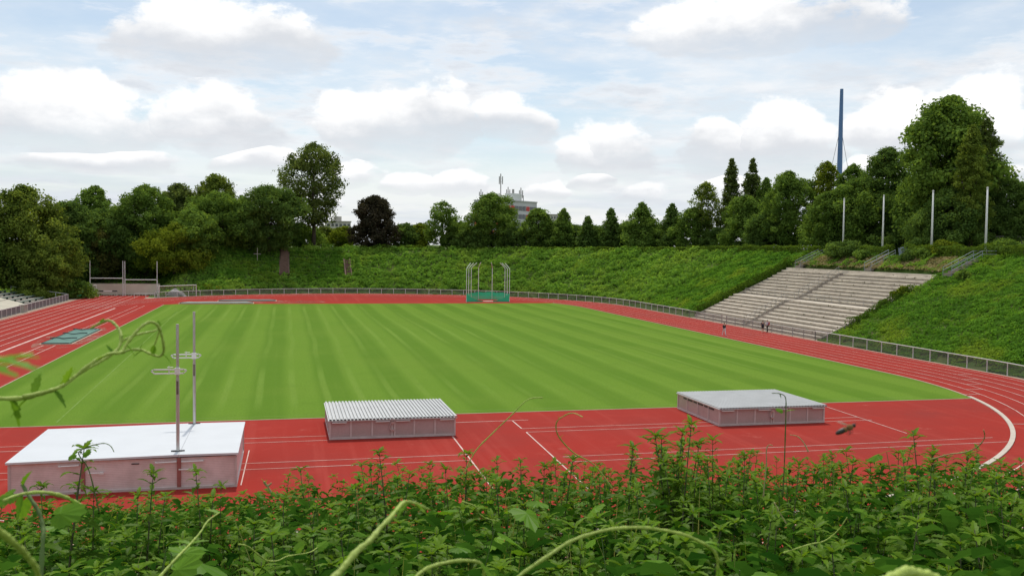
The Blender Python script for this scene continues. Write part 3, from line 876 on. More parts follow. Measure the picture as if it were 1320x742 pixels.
bx, by = 91.9, 127.6; bz = hz(bx, by)
t = thing('litter_bin', (bx, by, bz), 'blue grey litter bin on the bank at the head of the middle stairs', 'bin')
mb = MB(); mb.add([(bx - .34, by - .34, bz), (bx + .34, by - .34, bz), (bx + .34, by + .34, bz), (bx - .34, by + .34, bz), (bx - .42, by - .42, bz + 1.05), (bx + .42, by - .42, bz + 1.05), (bx + .42, by + .42, bz + 1.05), (bx - .42, by + .42, bz + 1.05)],
    [(0, 3, 2, 1), (4, 5, 6, 7), (0, 1, 5, 4), (1, 2, 6, 5), (2, 3, 7, 6), (3, 0, 4, 7)]); mb.build('body', M['bin'], t)
mb = MB(); mb.box(bx - .46, bx + .46, by - .46, by + .46, bz + 1.053, bz + 1.14); mb.tube([(bx - .3, by, bz + 1.12), (bx + .3, by, bz + 1.12)], .14, 8); mb.build('lid', M['bin'], t)

# flag poles
for (px, ytop, x, y, lab) in ((1087, 257, 93.2, 145.6, 'farthest and shortest looking of the four pale flagpoles above the terraces'),
                              (1138, 253, 93.2, 134.5, 'second pale flagpole from the left above the terraces, near the middle stairs'),
                              (1201, 247, 93.2, 122.6, 'third pale flagpole from the left, in front of the biggest round tree'),
                              (1271, 243, 93.2, 111.4, 'nearest and tallest looking pale flagpole, at the right end of the row')):
    z = hz(x, y); d = ray(px, ytop); zt = EYE + d[2] * (y / d[1])
    t = thing('flagpole', (x, y, z), lab, 'flagpole', 'flagpoles behind the hedge')
    mb = MB(); mb.tube([(x, y, z - .1), (x, y, zt)], [.17, .11], 8); mb.build('pole', M['white_paint'], t, smooth_=True)
    mb = MB(); mb.tube([(x, y, zt), (x, y, zt + .06), (x, y, zt + .16), (x, y, zt + .22)], [.05, .15, .15, .04], 8); mb.build('finial', M['galv'], t)
    mb = MB(); mb.tube([(x - .2, y - .05, z + .5), (x - .15, y - .03, zt - .1)], .015, 4); mb.build('halyard', M['galv'], t)

# ================================================================== STAIRS ON THE FAR BANK
def bank_stairs(x, w, ya, yb, label):
    n = 26
    t = thing('brick_stairway', (x, ya, hz(x, ya)), label, 'stairway', 'old brick stairways on the far bank')
    mb = MB()
    for k in range(n):
        y = ya + (yb - ya) * k / n; y2 = ya + (yb - ya) * (k + 1) / n
        z = hz(x, y2) + .35; mb.box(x - w / 2, x + w / 2, y, y2 - .003, z - 1.0, z)
    mb.build('steps', M['brick'], t)
    for s in (-1, 1):
        mb = MB(); xx = x + s * (w / 2 + .14)
        mb.bar((xx, ya, hz(x, ya) + .45), (xx, yb, hz(x, yb) + .45), .25, .5); mb.build('side_wall', M['brick'], t)
bank_stairs(-.35, 1.9, 239.3, 254.2, 'wide brown brick stairway up the far left bank, below the tall poplar')
bank_stairs(15.3, 1.2, 240.3, 248.3, 'narrow half overgrown brick stairway right of the wide one')
p = (-6.9, 244.7); z = hz(*p)
t = thing('timber_cross', (*p, z), 'thin pale timber cross standing in the weeds of the far left bank', 'timber post')
mb = MB(); mb.bar((p[0], p[1], z), (p[0], p[1], z + 3.4), .12, .12); mb.bar((p[0] - .9, p[1] - .08, z + 1.9), (p[0] + .9, p[1] - .08, z + 1.9), .12, .12); mb.build('beam', M['concrete'], t)

# ================================================================== BUILDINGS FAR BEHIND
M['facade'] = surf('pale_facade', (.60, .59, .60), .8, 0, .1, .2)
M['facade_red'] = surf('red_facade_panel', (.62, .06, .05), .6, 0, .12, .3)
M['glass'] = surf('dark_window', (.10, .11, .12), .15, 0, .3, .4)
M['facade2'] = surf('cream_facade', (.56, .53, .47), .85, 0, .15, .2)
def oriented(c0, ax):
    ax = Vector((ax[0], ax[1], 0)).normalized(); ay = Vector((-ax.y, ax.x, 0))
    return lambda u, v, z: Vector(c0) + ax * u + ay * v + Vector((0, 0, z))
def obox(mb, Tf, u0, u1, v0, v1, z0, z1):
    mb.add([Tf(u0, v0, z0), Tf(u1, v0, z0), Tf(u1, v1, z0), Tf(u0, v1, z0), Tf(u0, v0, z1), Tf(u1, v0, z1), Tf(u1, v1, z1), Tf(u0, v1, z1)],
           [(0, 3, 2, 1), (4, 5, 6, 7), (0, 1, 5, 4), (1, 2, 6, 5), (2, 3, 7, 6), (3, 0, 4, 7)])
D = 400
cor = at(658, 300, D); cor.z = 8
lft = at(611, 300, D * 1.01); lft.z = 8
zt = at(658, 259, D).z - 8
Tf = oriented(cor, (lft - cor)[:2])          # u runs left along the front, v runs ... toward or away
sgn = 1 if (Tf(0, 1, 0) - cor).dot(Vector((cor.x, cor.y, 0))) > 0 else -1
WF, WS = (lft - cor).length, 19 * sgn
sk = .38                                      # the side face drifts right as it recedes
Tg = lambda u, v, z: Tf(u - abs(v) * sk, v, z)
t = thing('office_building', (cor.x, cor.y, 8), 'white office block with red panels and rooftop antennas behind the trees', 'building')
mb = MB(); obox(mb, Tg, 0, WF, min(0, WS), max(0, WS), -6, zt); mb.build('wall', M['facade'], t)
mb = MB(); obox(mb, Tg, -.3, WF + .3, min(-.3 * sgn, WS), max(-.3 * sgn, WS), zt, zt + .5); mb.build('roof', M['facade'], t)
FH = 3.5; pat = random.Random(5)
for fl in range(5):
    z0 = zt - 1.9 - FH * fl - 1.9; z1 = z0 + 1.9
    nb_ = 7
    for k in range(nb_):
        u0 = WF * k / nb_ + .15; u1 = WF * (k + 1) / nb_ - .15
        red = k in (0, 6) or pat.random() < .28
        mb = MB(); obox(mb, Tg, u0, u1, -.10 * sgn if sgn > 0 else 0, 0.05 if sgn > 0 else .10, z0, z1)
        mb.build('facade_panel' if red else 'window', M['facade_red'] if red else M['glass'], t)
    for k in range(7):
        v0 = WS * k / 7 + .2 * sgn; v1 = WS * (k + 1) / 7 - .2 * sgn
        red = (k == 0 and fl in (0, 2, 3)) or (k == 4 and fl in (0, 1))
        mb = MB(); obox(mb, Tg, -.12, .3, min(v0, v1), max(v0, v1), z0, z1)
        mb.build('facade_panel' if red else 'window', M['facade_red'] if red else M['glass'], t)
mb = MB(); obox(mb, Tg, .8, 4.4, min(3 * sgn, 9 * sgn), max(3 * sgn, 9 * sgn), zt + .5, zt + 3.4); mb.build('roof_house', M['white_paint'], t)
def mast(px, y0, y1, r, arms):
    a = at(px, y0, D + 8); b_ = at(px, y1, D + 8)
    mb = MB(); mb.tube([(a.x, a.y, zt + 8.3), b_], r, 6)
    for k in range(arms):
        zz = b_.z - 2.0 - k * 1.5
        for s in (-1, 1): mb.bar((a.x + s * .7, a.y, zz - .9), (a.x + s * .7, a.y, zz + .9), .35, .3); mb.bar((a.x, a.y, zz), (a.x + s * .7, a.y, zz), .1, .1)
    mb.build('antenna_mast', M['rail_dull'], t)
mast(645.5, 255, 224, .22, 2); mast(620, 260, 244, .18, 1); mast(655, 258, 241, .2, 1); mast(661.5, 258, 244, .5, 0); mast(671.5, 258, 242, .22, 2); mast(674.5, 258, 252, .2, 0)

def low_block(px0, px1, ytop, ybot, D, label, floors, step):
    a, b_ = at(px0, ybot, D), at(px1, ybot, D); top = at((px0 + px1) / 2, ytop, D).z
    z0 = 5.0; a.z = b_.z = z0
    t = thing('apartment_block', ((a + b_) / 2), label, 'building')
    Tf = oriented(a, (b_ - a)[:2]); W = (b_ - a).length; hh = top - z0
    mb = MB(); obox(mb, Tf, 0, W, 0, 14, 0, hh); mb.build('wall', M['facade2'], t)
    mb = MB(); obox(mb, Tf, -.4, W + .4, -.4, 14.4, hh, hh + .5); mb.build('roof', M['concrete'], t)
    if step:
        mb = MB(); obox(mb, Tf, W * .28, W * .62, 2, 10, hh + .5, hh + 3.0); mb.build('roof_house', M['facade2'], t)
    for f in range(floors):
        for k in range(6):
            mb = MB(); obox(mb, Tf, W * k / 6 + .4, W * (k + 1) / 6 - .4, -.06, .05, hh - 1.0 - 3.0 * f - 1.5, hh - 1.0 - 3.0 * f); mb.build('window', M['glass'], t)
low_block(421, 452, 286, 306, 520, 'pale flat roofed block seen between the poplar and the dark red tree', 3, True)
low_block(699, 720, 277, 310, 620, 'small grey block just showing over the trees right of the office block', 2, False)
a, b_ = at(414, 303, 330), at(458, 303, 330)
t = thing('flat_hall', ((a + b_) / 2)[:2] + (4,) if False else ((a.x + b_.x) / 2, (a.y + b_.y) / 2, 4.0), 'low beige flat roofed hall behind the bushes beside the dark red tree', 'building')
Tf = oriented((a.x, a.y, 4.0), (b_ - a)[:2]); W = (b_ - a).length
mb = MB(); obox(mb, Tf, 0, W, 0, 8, 0, a.z - 4.0); mb.build('wall', M['facade2'], t)
mb = MB(); obox(mb, Tf, -.3, W + .3, -.3, 8.3, a.z - 4.0, a.z - 3.4); mb.build('roof', M['concrete'], t)
# concrete wall on the right bank
a, b_ = at(1284, 312, 168), at(1345, 312, 168); z = 11.1
t = thing('concrete_wall', ((a.x + b_.x) / 2, (a.y + b_.y) / 2, z), 'stained brown concrete wall under the trees at the right edge', 'wall')
Tf = oriented((a.x, a.y, z), (b_ - a)[:2])
mb = MB(); obox(mb, Tf, 0, 9, 0, .3, -.3, at(1300, 305, 168).z - z); mb.build('wall', M['terrace_dark'], t)
mb = MB(); obox(mb, Tf, -.05, 9.05, -.05, .35, at(1300, 305, 168).z - z, at(1300, 305, 168).z - z + .12); mb.build('coping', M['concrete'], t)
# blue pylon
M['blue'] = surf('blue_steel', (.11, .21, .42), .55, .1, .15, .05)
D = 520
a = at(1079.5, 321, D); top = at(1082.6, 115, D)
cx_, cy_ = a.x, a.y
t = thing('pylon', (cx_, cy_, 8), 'slender blue steel pylon with stay cables rising behind the right trees', 'pylon')
mb = MB(); mb.tube([(cx_, cy_, 8), (cx_, cy_, 55), (cx_, cy_, top.z)], [1.5, 1.35, .85], 8); mb.build('shaft', M['blue'], t)
zz = at(1080, 172, D).z
for s in (-1, 1):
    mb = MB(); mb.tube([(cx_ + s * .8, cy_, zz), (cx_ + s * 13, cy_ - s * 3.2, 8)], .13, 4); mb.build('stay_cable', M['rail_dull'], t)

# ================================================================== TREES
LM = {
 'mid':   leafmat('leaves_mid_green', (.062, .118, .024), (.225, .350, .068), .48),
 'dark':  leafmat('leaves_dark_green', (.054, .104, .026), (.180, .285, .064), .46),
 'olive': leafmat('leaves_olive', (.070, .112, .020), (.255, .335, .062), .46),
 'bright':leafmat('leaves_bright_green', (.075, .120, .012), (.250, .310, .036), .44),
 'grey':  leafmat('leaves_grey_green', (.055, .088, .022), (.21, .275, .075), .45),
 'red':   leafmat('leaves_dark_red', (.026, .030, .016), (.085, .072, .046), .3),
 'brown': leafmat('leaves_brown_green', (.050, .062, .015), (.160, .160, .042), .4),
}
ENV = {
 'round':  lambda t: np.sqrt(np.clip(1 - (2 * t - 1) ** 2, 0, 1)) ** .8,
 'dome':   lambda t: np.sqrt(np.clip(1 - np.clip((t - .25) / .75, 0, 1) ** 2.2, 0, 1)) * np.clip((t + .22) * 2.6, 0, 1),
 'cone':   lambda t: (np.clip(1 - t, 0, 1) ** .62) * np.clip(.62 + t * 2, 0, 1),
 'column': lambda t: np.clip(t * 4 + .3, 0, 1) * np.clip(1 - t ** 3.2, 0, 1) ** .7,
 'poplar': lambda t: np.clip(.55 + .9 * t, 0, 1) * np.clip(1 - np.clip((t - .55) / .45, 0, 1) ** 2.4, 0, 1) ** .6,
}
def tree(px, ytop, hw, D, shape, tint, label, start=.06, cover=1., leaf=None, sparse=0., name='tree', group=None, zb=None, bark='bark', skew=0.):
    p = at(px, 318, D); x, y = p.x, p.y
    z0 = hz(x, y) if zb is None else zb
    zt = at(px, ytop, D).z; Ht = zt - z0; R = hw / FPX * D * (1.34 if shape == 'cone' else 1.14)
    t = thing(name, (x, y, z0), label, 'tree' if 'shrub' not in name and 'bush' not in name else 'shrub', group)
    leaf = leaf or .0021 * D
    env = ENV[shape]
    zc0 = z0 + start * Ht; Hc = zt - zc0
    # clumps sit on and inside the envelope
    area = 2 * PI * R * Hc
    rc0 = max(.18 * R, 1.7 * leaf) if R < 12 else .145 * R
    ncl = int(np.clip(area / (rc0 * rc0 * 1.25) * (1 - .5 * sparse), 18, 420))
    tt = rng.random(ncl) ** .9; an = rng.random(ncl) * 2 * PI
    e = env(tt)
    wob = .52 + .92 * fbm(an * 1.1 + px, tt * 4 + D, 3)
    rr = R * e * (rng.random(ncl) ** .38) * wob - rc0 * .30
    rr = np.clip(rr, 0, None)
    cs = np.stack([x + rr * np.cos(an) + skew * tt * R, y + rr * np.sin(an), zc0 + tt * (Hc - rc0 * .6)], 1)
    crad = rc0 * (.45 + .85 * rng.random(ncl)) * (.55 + .45 * e)
    ctint = rng.random(ncl) * .75
    lf_area = leaf * leaf * .31
    nl = np.maximum((4 * PI * crad ** 2 * .75 * .98 * cover * (1 - .35 * sparse) / lf_area * .62).astype(int), 8)
    tot = nl.sum(); mx_ = 42000
    if tot > mx_: 
        nl = np.maximum((nl * mx_ / tot).astype(int), 8); leaf *= math.sqrt(tot / mx_)
    ci = np.repeat(np.arange(ncl), nl); n = len(ci)
    dr = rng.normal(size=(n, 3)); dr /= np.linalg.norm(dr, axis=1, keepdims=True)
    rad = crad[ci] * (.40 + .62 * rng.random(n) ** .6 + .70 * rng.random(n) ** 6)
    P = cs[ci] + dr * rad[:, None] * np.array([1, 1, .78])
    nr = dr + rng.normal(size=(n, 3)) * .55 + np.array([0, 0, .35])
    tn = ctint[ci] + rng.random(n) * .35 - .05
    leaf_object('crown', P, nr, leaf * (.7 + .6 * rng.random(n)), tn, LM[tint], t)
    # trunk and limbs
    mb = MB(); rt = max(.14, R * .055) if shape != 'column' else max(.14, R * .12)
    topz = zc0 + Hc * .72
    pts = [(x, y, z0 - .3), (x + .02 * R, y, z0 + Ht * .18), (x - .03 * R + skew * .2 * R, y, z0 + Ht * .4), (x + .03 * R + skew * .5 * R, y, topz)]
    mb.tube(pts, [rt * 1.35, rt, rt * .75, rt * .2], 8)
    for k in rng.choice(ncl, size=min(ncl, 12), replace=False):
        f = .25 + .45 * random.random()
        b0 = Vector((x, y, z0 + Ht * f * .9)); b1 = Vector(cs[k])
        if b1.z < b0.z + .3: continue
        mid = b0.lerp(b1, .5) + Vector((0, 0, -.08 * (b1 - b0).length))
        mb.tube([b0, mid, b1], [rt * .4, rt * .25, rt * .08], 5)
    mb.build('trunk', M[bark], t, smooth_=True)
    return t

TR = [
 # left corner, back row first
 (122, 238, 27, 262, 'dome', 'mid', 'mid green tree crown rising behind the front row at the left', {}),
 (230, 235, 22, 268, 'round', 'grey', 'greyish tree crown peeping over the left wood', {}),
 (276, 222, 31, 266, 'dome', 'olive', 'pale yellow green loose crown rising highest in the left wood', {'cover': .85}),
 (88, 256, 30, 245, 'dome', 'dark', 'dark tree just right of the olive tree at the left edge', {}),
 (188, 236, 36, 250, 'dome', 'mid', 'broad domed green tree in the middle of the left wood', {}),
 (150, 264, 44, 254, 'dome', 'dark', 'wide dark green tree behind the rugby goals', {}),
 (118, 288, 34, 250, 'dome', 'brown', 'brownish green lower tree behind the left rugby goal', {}),
 (190, 280, 36, 252, 'dome', 'dark', 'dark low tree behind the right rugby goal', {}),
 (286, 244, 48, 252, 'dome', 'mid', 'wide green tree above the far left bank', {}),
 (345, 237, 41, 250, 'round', 'dark', 'dark round tree left of the tall poplar', {'start': .02}),
 (312, 262, 30, 258, 'dome', 'dark', 'dark tree filling the gap left of the dark round one', {}),
 (250, 268, 30, 240, 'dome', 'mid', 'mid green tree behind the yellow green young tree', {}),
 (226, 286, 41, 238, 'dome', 'bright', 'yellow green young tree at the foot of the left wood', {'cover': .9}),
 (30, 236, 47, 222, 'dome', 'olive', 'big olive green tree at the left edge of the picture', {'zb': 1.2}),
 (-40, 246, 46, 222, 'dome', 'mid', 'green tree cut off by the left edge of the picture', {'zb': 1.2}),
 (60, 308, 30, 216, 'dome', 'olive', 'small olive tree in front of the big one at the left edge', {'zb': .8}),
 (404, 182, 35, 262, 'poplar', 'grey', 'tall grey green poplar with a bare trunk, alone on the left skyline', {'start': .22, 'cover': .72, 'sparse': .35, 'leaf': .6}),
 (388, 286, 24, 268, 'dome', 'mid', 'low green bush tree round the foot of the tall poplar', {}),
 (352, 296, 20, 262, 'dome', 'dark', 'dark shrubby tree under the dark round tree', {}),
 (418, 291, 14, 290, 'round', 'olive', 'small light bush before the pale flat roofed block', {'name': 'bush'}),
 (441, 290, 16, 280, 'round', 'bright', 'light green bush right of the pale flat roofed block', {'name': 'bush'}),
 (482, 250, 26, 262, 'dome', 'red', 'dark purple leaved tree standing alone on the far bank', {'start': .0, 'cover': 1.2}),
 (522, 287, 17, 266, 'round', 'dark', 'low dark bush right of the purple leaved tree', {'name': 'bush'}),
 (541, 287, 17, 268, 'round', 'bright', 'low yellow green bush between purple tree and loose crowned tree', {'name': 'bush'}),
 (571, 258, 21, 260, 'dome', 'mid', 'loose crowned tree with sky showing through, left of the office block', {'cover': .7, 'sparse': .35, 'start': .12}),
 (594, 284, 22, 262, 'dome', 'mid', 'low green tree under the loose crowned one', {}),
 (634, 247, 34, 258, 'dome', 'mid', 'spreading green tree in front of the red and white office block', {'cover': .92}),
 (610, 290, 20, 256, 'dome', 'dark', 'dark low tree left of the office block tree', {}),
 (662, 292, 18, 255, 'dome', 'dark', 'dark low tree at the right foot of the office block', {}),
 (694, 267, 21, 254, 'dome', 'mid', 'rounded green tree just right of the office block', {}),
 (726, 268, 18, 252, 'cone', 'mid', 'pointed mid green tree, second right of the office block', {'start': 0}),
 (757, 277, 15, 250, 'cone', 'dark', 'smallest dark pointed tree in the row on the far bank', {'start': 0}),
 (787, 266, 15, 248, 'cone', 'dark', 'slim dark pointed tree beside the smallest pointed one', {'start': 0}),
 (827, 259, 27, 245, 'cone', 'mid', 'broad pointed tree in the middle of the far right row', {'start': 0}),
 (742, 288, 26, 256, 'dome', 'dark', 'low dark bush between the pointed trees on the far bank', {'name': 'bush'}),
 (806, 286, 26, 252, 'dome', 'dark', 'low dark bush left of the broad pointed tree', {'name': 'bush'}),
 (772, 290, 24, 254, 'dome', 'mid', 'low green bush between the two slimmest pointed trees', {'name': 'bush'}),
 (848, 288, 24, 247, 'dome', 'mid', 'low green bush right of the broad pointed tree', {'name': 'bush'}),
 (708, 286, 24, 257, 'dome', 'mid', 'low green bush between the rounded tree and the first pointed tree', {'name': 'bush'}),
 (866, 261, 17, 240, 'cone', 'dark', 'dark pointed tree right of the broad pointed one', {'start': 0}),
 (893, 266, 23, 236, 'dome', 'mid', 'rounded tree before the first poplars on the right', {}),
 (924, 292, 22, 232, 'dome', 'dark', 'low dark bush at the foot of the thin leaning tree', {'name': 'bush'}),
 (914, 233, 17, 236, 'dome', 'olive', 'thin olive tree with a bare leaning trunk left of the poplars', {'cover': .6, 'sparse': .5, 'start': .35, 'bark': 'bark_pale', 'skew': -.3}),
 (941, 203, 13, 234, 'column', 'grey', 'taller slim poplar column on the left of the pair', {'start': .1, 'leaf': .45}),
 (968, 203, 11, 232, 'column', 'grey', 'slimmer poplar column on the right of the pair', {'start': .1, 'leaf': .45}),
 (986, 227, 13, 228, 'column', 'mid', 'short poplar behind the dark broad tree', {'start': .1}),
 (958, 250, 26, 218, 'dome', 'mid', 'leafy green tree at the feet of the two slim poplars', {}),
 (1016, 219, 35, 206, 'dome', 'mid', 'dark broad tree with sky gaps right of the slim poplars', {'cover': .9}),
 (985, 272, 26, 206, 'dome', 'dark', 'low dark tree below the dark broad one', {}),
 (1064, 206, 22, 206, 'dome', 'bright', 'light green tree left of the blue pylon', {'cover': .85}),
 (1098, 210, 24, 204, 'dome', 'mid', 'green tree right of the blue pylon', {}),
 (1066, 246, 30, 190, 'dome', 'mid', 'tree behind the farthest flagpole', {'start': 0}),
 (1110, 228, 42, 190, 'dome', 'mid', 'wide green tree behind the first two flagpoles', {'start': 0}),
 (1142, 188, 34, 192, 'dome', 'dark', 'tall dark tree on the left shoulder of the biggest tree', {}),
 (1176, 232, 40, 184, 'dome', 'dark', 'dark tree filling the space below the left shoulder', {'start': 0}),
 (1219, 120, 60, 176, 'dome', 'mid', 'biggest tree of all, a huge round crown on the right', {'start': .1, 'leaf': .36}),
 (1268, 150, 19, 172, 'column', 'grey', 'tall poplar column on the right flank of the biggest tree', {'start': .1}),
 (1250, 160, 19, 164, 'column', 'olive', 'yellowish poplar column in front of the biggest tree', {'start': .1}),
 (1225, 240, 40, 166, 'dome', 'dark', 'dark lower tree behind the third flagpole', {'start': 0}),
 (1303, 228, 30, 172, 'dome', 'dark', 'dark tree beside the right edge of the picture', {}),
 (1345, 236, 34, 172, 'dome', 'mid', 'tree cut off by the right edge of the picture', {}),
 (1287, 262, 26, 170, 'dome', 'dark', 'low dark tree behind the nearest flagpole', {'start': 0}),
]
for (px, yt, hw, D, sh, ti, lab, kw) in TR:
    tree(px, yt, hw, D, sh, ti, lab, group='trees around the stadium', **kw)
# rounded shrubs of the banks
BU = [(1093, 309, 26, 168, 'dome', 'dark', 'dark shrub on the dry strip above the terraces, left of the bin'),
      (1112, 321, 12, 163, 'dome', 'mid', 'mid green shrub right above the top terrace'),
      (1172, 320, 8, 153, 'dome', 'dark', 'small dark shrub on the dry strip right of the bin'),
      (1190, 319, 11, 152, 'dome', 'mid', 'green shrub right of the small dark one above the terraces'),
      (1216, 309, 15, 152, 'dome', 'bright', 'bright green bush before the hedge at the third flagpole'),
      (1165, 368, 9, 138.5, 'dome', 'bright', 'bright bush growing over the near edge of the terraces'),
      (1141, 383, 8, 137.5, 'dome', 'dark', 'dark bush hanging over the near edge of the terraces, lower down'),
      (1243, 347, 8, 137, 'dome', 'mid', 'green bush on the bank before the near stair railing'),
      (1300, 306, 22, 148, 'dome', 'mid', 'green bush at the right edge behind the bank'),
      (93, 358, 22, 218, 'dome', 'mid', 'low green shrub behind the left football goal'),
      (45, 366, 26, 214, 'dome', 'olive', 'low olive shrub behind the small green stand'),
      (262, 366, 20, 228, 'dome', 'bright', 'bright green shrub behind the empty white goal'),
      (228, 370, 14, 226, 'dome', 'mid', 'green shrub behind the right end of the white wall')]
for (px, yt, hw, D, sh, ti, lab) in BU:
    tree(px, yt, hw, D, sh, ti, lab, start=-.05, name='shrub', group='shrubs on the banks', leaf=.0022 * D)

# ================================================================== HEDGES
LM['hedge'] = leafmat('hedge_leaves', (.040, .082, .012), (.150, .235, .032), .40)
LM['ivy'] = leafmat('ivy_leaves', (.028, .065, .009), (.11, .185, .025), .36)
def hedge(P, w, h, label, mat='hedge', dens=26, size=.30, name='hedge', lumps=.35):
    L = path_len(P)[-1]; n = int(L * (w + 2 * h) * dens)
    s = rng.random(n) * L; x, y = along(P, s)
    x = np.array(x); y = np.array(y)
    th = rng.random(n)
    peri = w + 2 * h; q = th * peri
    off = np.where(q < h, -w / 2, np.where(q < h + w, q - h - w / 2, w / 2)); zz = np.where(q < h, q, np.where(q < h + w, h, peri - q))
    hv = 1 + (fbm(s * .45 + 3, s * 0 + L, 3) - .5) * lumps * 2
    zz = zz * hv
    # across direction
    x2, y2 = along(P, np.minimum(s + .3, L)); x1, y1 = along(P, np.maximum(s - .3, 0))
    tx, ty = x2 - x1, y2 - y1; l = np.hypot(tx, ty) + 1e-9; nx_, ny_ = -ty / l, tx / l
    j = (fbm(s * .9, zz * 1.4, 3) - .5) * .6
    off2 = off * (1 + j)
    X = x + nx_ * off2; Y = y + ny_ * off2
    Z = H(X, Y, False) + zz
    P3 = np.stack([X, Y, Z], 1) + rng.normal(size=(n, 3)) * .07
    nr = np.stack([nx_ * np.sign(off) * (zz < h * .95), ny_ * np.sign(off) * (zz < h * .95), np.where(zz > h * .9, 1., .3)], 1) + rng.normal(size=(n, 3)) * .5
    tn = .15 + .55 * fbm(s * .6, zz * 1.5, 3) + rng.random(n) * .35
    mx_, my_ = along(P, L / 2)
    o = thing(name, (float(mx_), float(my_), hz(mx_, my_)), label, 'hedge')
    leaf_object('foliage', P3, nr, size * (.7 + .6 * rng.random(n)), tn, LM[mat], o)
    mb = MB()
    for k in range(int(L / 1.2)):
        a, b_ = along(P, k * 1.2 + .5); z = float(H(a, b_, False)); mb.tube([(a, b_, z - .2), (a + .1, b_, z + h * .7)], .05, 4)
    mb.build('stems', M['bark'], o)
    return o
RH = 78.3
def ringp(a0, a1, r=RH, n=60): return [(CX + r * math.cos(a), Y1 + r * math.sin(a)) for a in np.linspace(a0, a1, n)]
hedge(ringp(1.50, .95), 1.3, 1.0, 'low loose hedge along the crest of the far bank, left of the office block', dens=16, size=.5, lumps=.6)
hedge(ringp(.93, .30), 1.4, 1.15, 'trimmed hedge along the crest below the row of pointed trees', dens=16, size=.45)
hedge(ringp(.29, 0, n=20) + [(CX + RH, 151.6)], 1.4, 1.25, 'long even hedge on the crest behind the right slope', dens=24, size=.38)
hedge([(CX + RH, 148.4), (CX + RH, 130.6)], 1.4, 1.35, 'hedge above the far half of the terraces', dens=30, size=.32)
hedge([(CX + RH, 127.0), (CX + RH, 109.0)], 1.5, 1.45, 'lighter hedge above the near half of the terraces', dens=34, size=.30, lumps=.5)
hedge([(CX + RH + .3, 106.5), (CX + RH + .5, 84)], 1.6, 1.4, 'rough hedge on the bank running out at the right edge', dens=34, size=.30, lumps=.6)
hedge([(69.6, 153.6), (87.6, 153.3)], .9, 1.25, 'dark ivy covered railing along the far edge of the terraces', 'ivy', 60, .24, 'ivy_hedge', .5)
hedge([(72.5, 111.8), (82.5, 111.9)], 1.1, .8, 'dark ivy spilling over the near edge of the terraces', 'ivy', 60, .22, 'ivy_hedge', .9)

# ================================================================== BANK VEGETATION (stuff)
LM['bank'] = leafmat('bank_shrub_leaves', (.078, .185, .024), (.26, .46, .068), .47, patch=(.12, (.25, .39, .06)))
LM['bankr'] = leafmat('bank_creeper_leaves', (.060, .160, .020), (.195, .39, .046), .46, patch=(.16, (.23, .345, .04)))
LM['dry'] = leafmat('dry_grass_blades', (.22, .19, .08), (.42, .35, .18), .3)
def bank(name, region, n, size, amp, freq, mat, ytilt=0.):
    X, Y = region(n); X = X.astype(float); Y = Y.astype(float)
    d = stad(X, Y) - 55.5
    e = .35
    def top(X, Y):
        f1 = fbm(X * freq, Y * freq, 3); f2 = fbm(X * freq * .33 + 40, Y * freq * .33, 2)
        return H(X, Y, False) + amp * np.clip((f1 - .25) * 1.5, 0, 1) ** 1.3 * (.35 + 1.1 * f2)
    Z = top(X, Y); gx_ = (top(X + e, Y) - Z) / e; gy_ = (top(X, Y + e) - Z) / e
    jit = rng.random(len(X)) ** 2 * amp * .35
    P = np.stack([X, Y, Z - jit + .05], 1)
    nr = np.stack([-gx_, -gy_, np.ones_like(gx_)], 1); nr /= np.linalg.norm(nr, axis=1, keepdims=True)
    nr = nr + rng.normal(size=nr.shape) * .42
    tn = .05 + .75 * (fbm(X * .25 + 9, Y * .25, 4)) * fbm(X * freq * 1.3 + 5, Y * freq * 1.3 + 2, 3) * 1.7 + rng.random(len(X)) * .3 - .08
    o = leaf_object(name, P, nr, size * (.6 + .8 * rng.random(len(X))), tn, mat, origin=(float(X.mean()), float(Y.mean()), 0))
    return tag(o, kind='stuff')
def clumps(name, region, nc, r0, r1, per, leaf, mat, flat=.75):
    X, Y = region(nc); X = X.astype(float); Y = Y.astype(float)
    nc = len(X); R = r0 + (r1 - r0) * rng.random(nc) ** 1.5
    n = nc * per; ci = np.repeat(np.arange(nc), per)
    d = rng.normal(size=(n, 3)); d[:, 2] = np.abs(d[:, 2]) * 1.1 - .25; d /= np.linalg.norm(d, axis=1, keepdims=True)
    rad = R[ci] * (.72 + .34 * rng.random(n))
    P = np.stack([X[ci], Y[ci], H(X, Y, False)[ci] + .25 * R[ci]], 1) + d * rad[:, None] * np.array([1, 1, flat])
    nr = d + rng.normal(size=(n, 3)) * .4 + np.array([0, 0, .25])
    tc = rng.random(nc) * .55 + .35 * (fbm(X * .1, Y * .1, 3) - .3)
    o = leaf_object(name, P, nr, leaf * (.65 + .7 * rng.random(n)), tc[ci] + rng.random(n) * .4, mat, origin=(float(X.mean()), float(Y.mean()), 0))
    return tag(o, kind='stuff')
def reg_far(n):
    a = rng.uniform(.02, 2.18, n); d = rng.uniform(1.2, 23.6, n); r = 55.5 + d
    X = CX + r * np.cos(a); Y = Y1 + r * np.sin(a)
    k = ~((abs(X + .35) < 1.2) & (Y > 239.5) & (Y < 254)) & ~((abs(X - 15.3) < .8) & (Y > 240.5) & (Y < 248)) 
    return X[k], Y[k]
bank('bank_weeds', reg_far, 30000, .62, .9, .42, LM['bank'])
def reg_farc(n):
    X, Y = reg_far(n); d = stad(X, Y) - 55.5
    k = ~((X < 15) & (d > 5) & (d < 19)); return X[k], Y[k]
clumps('bank_shrubs', reg_farc, 1500, .7, 1.7, 46, .50, LM['bank'])
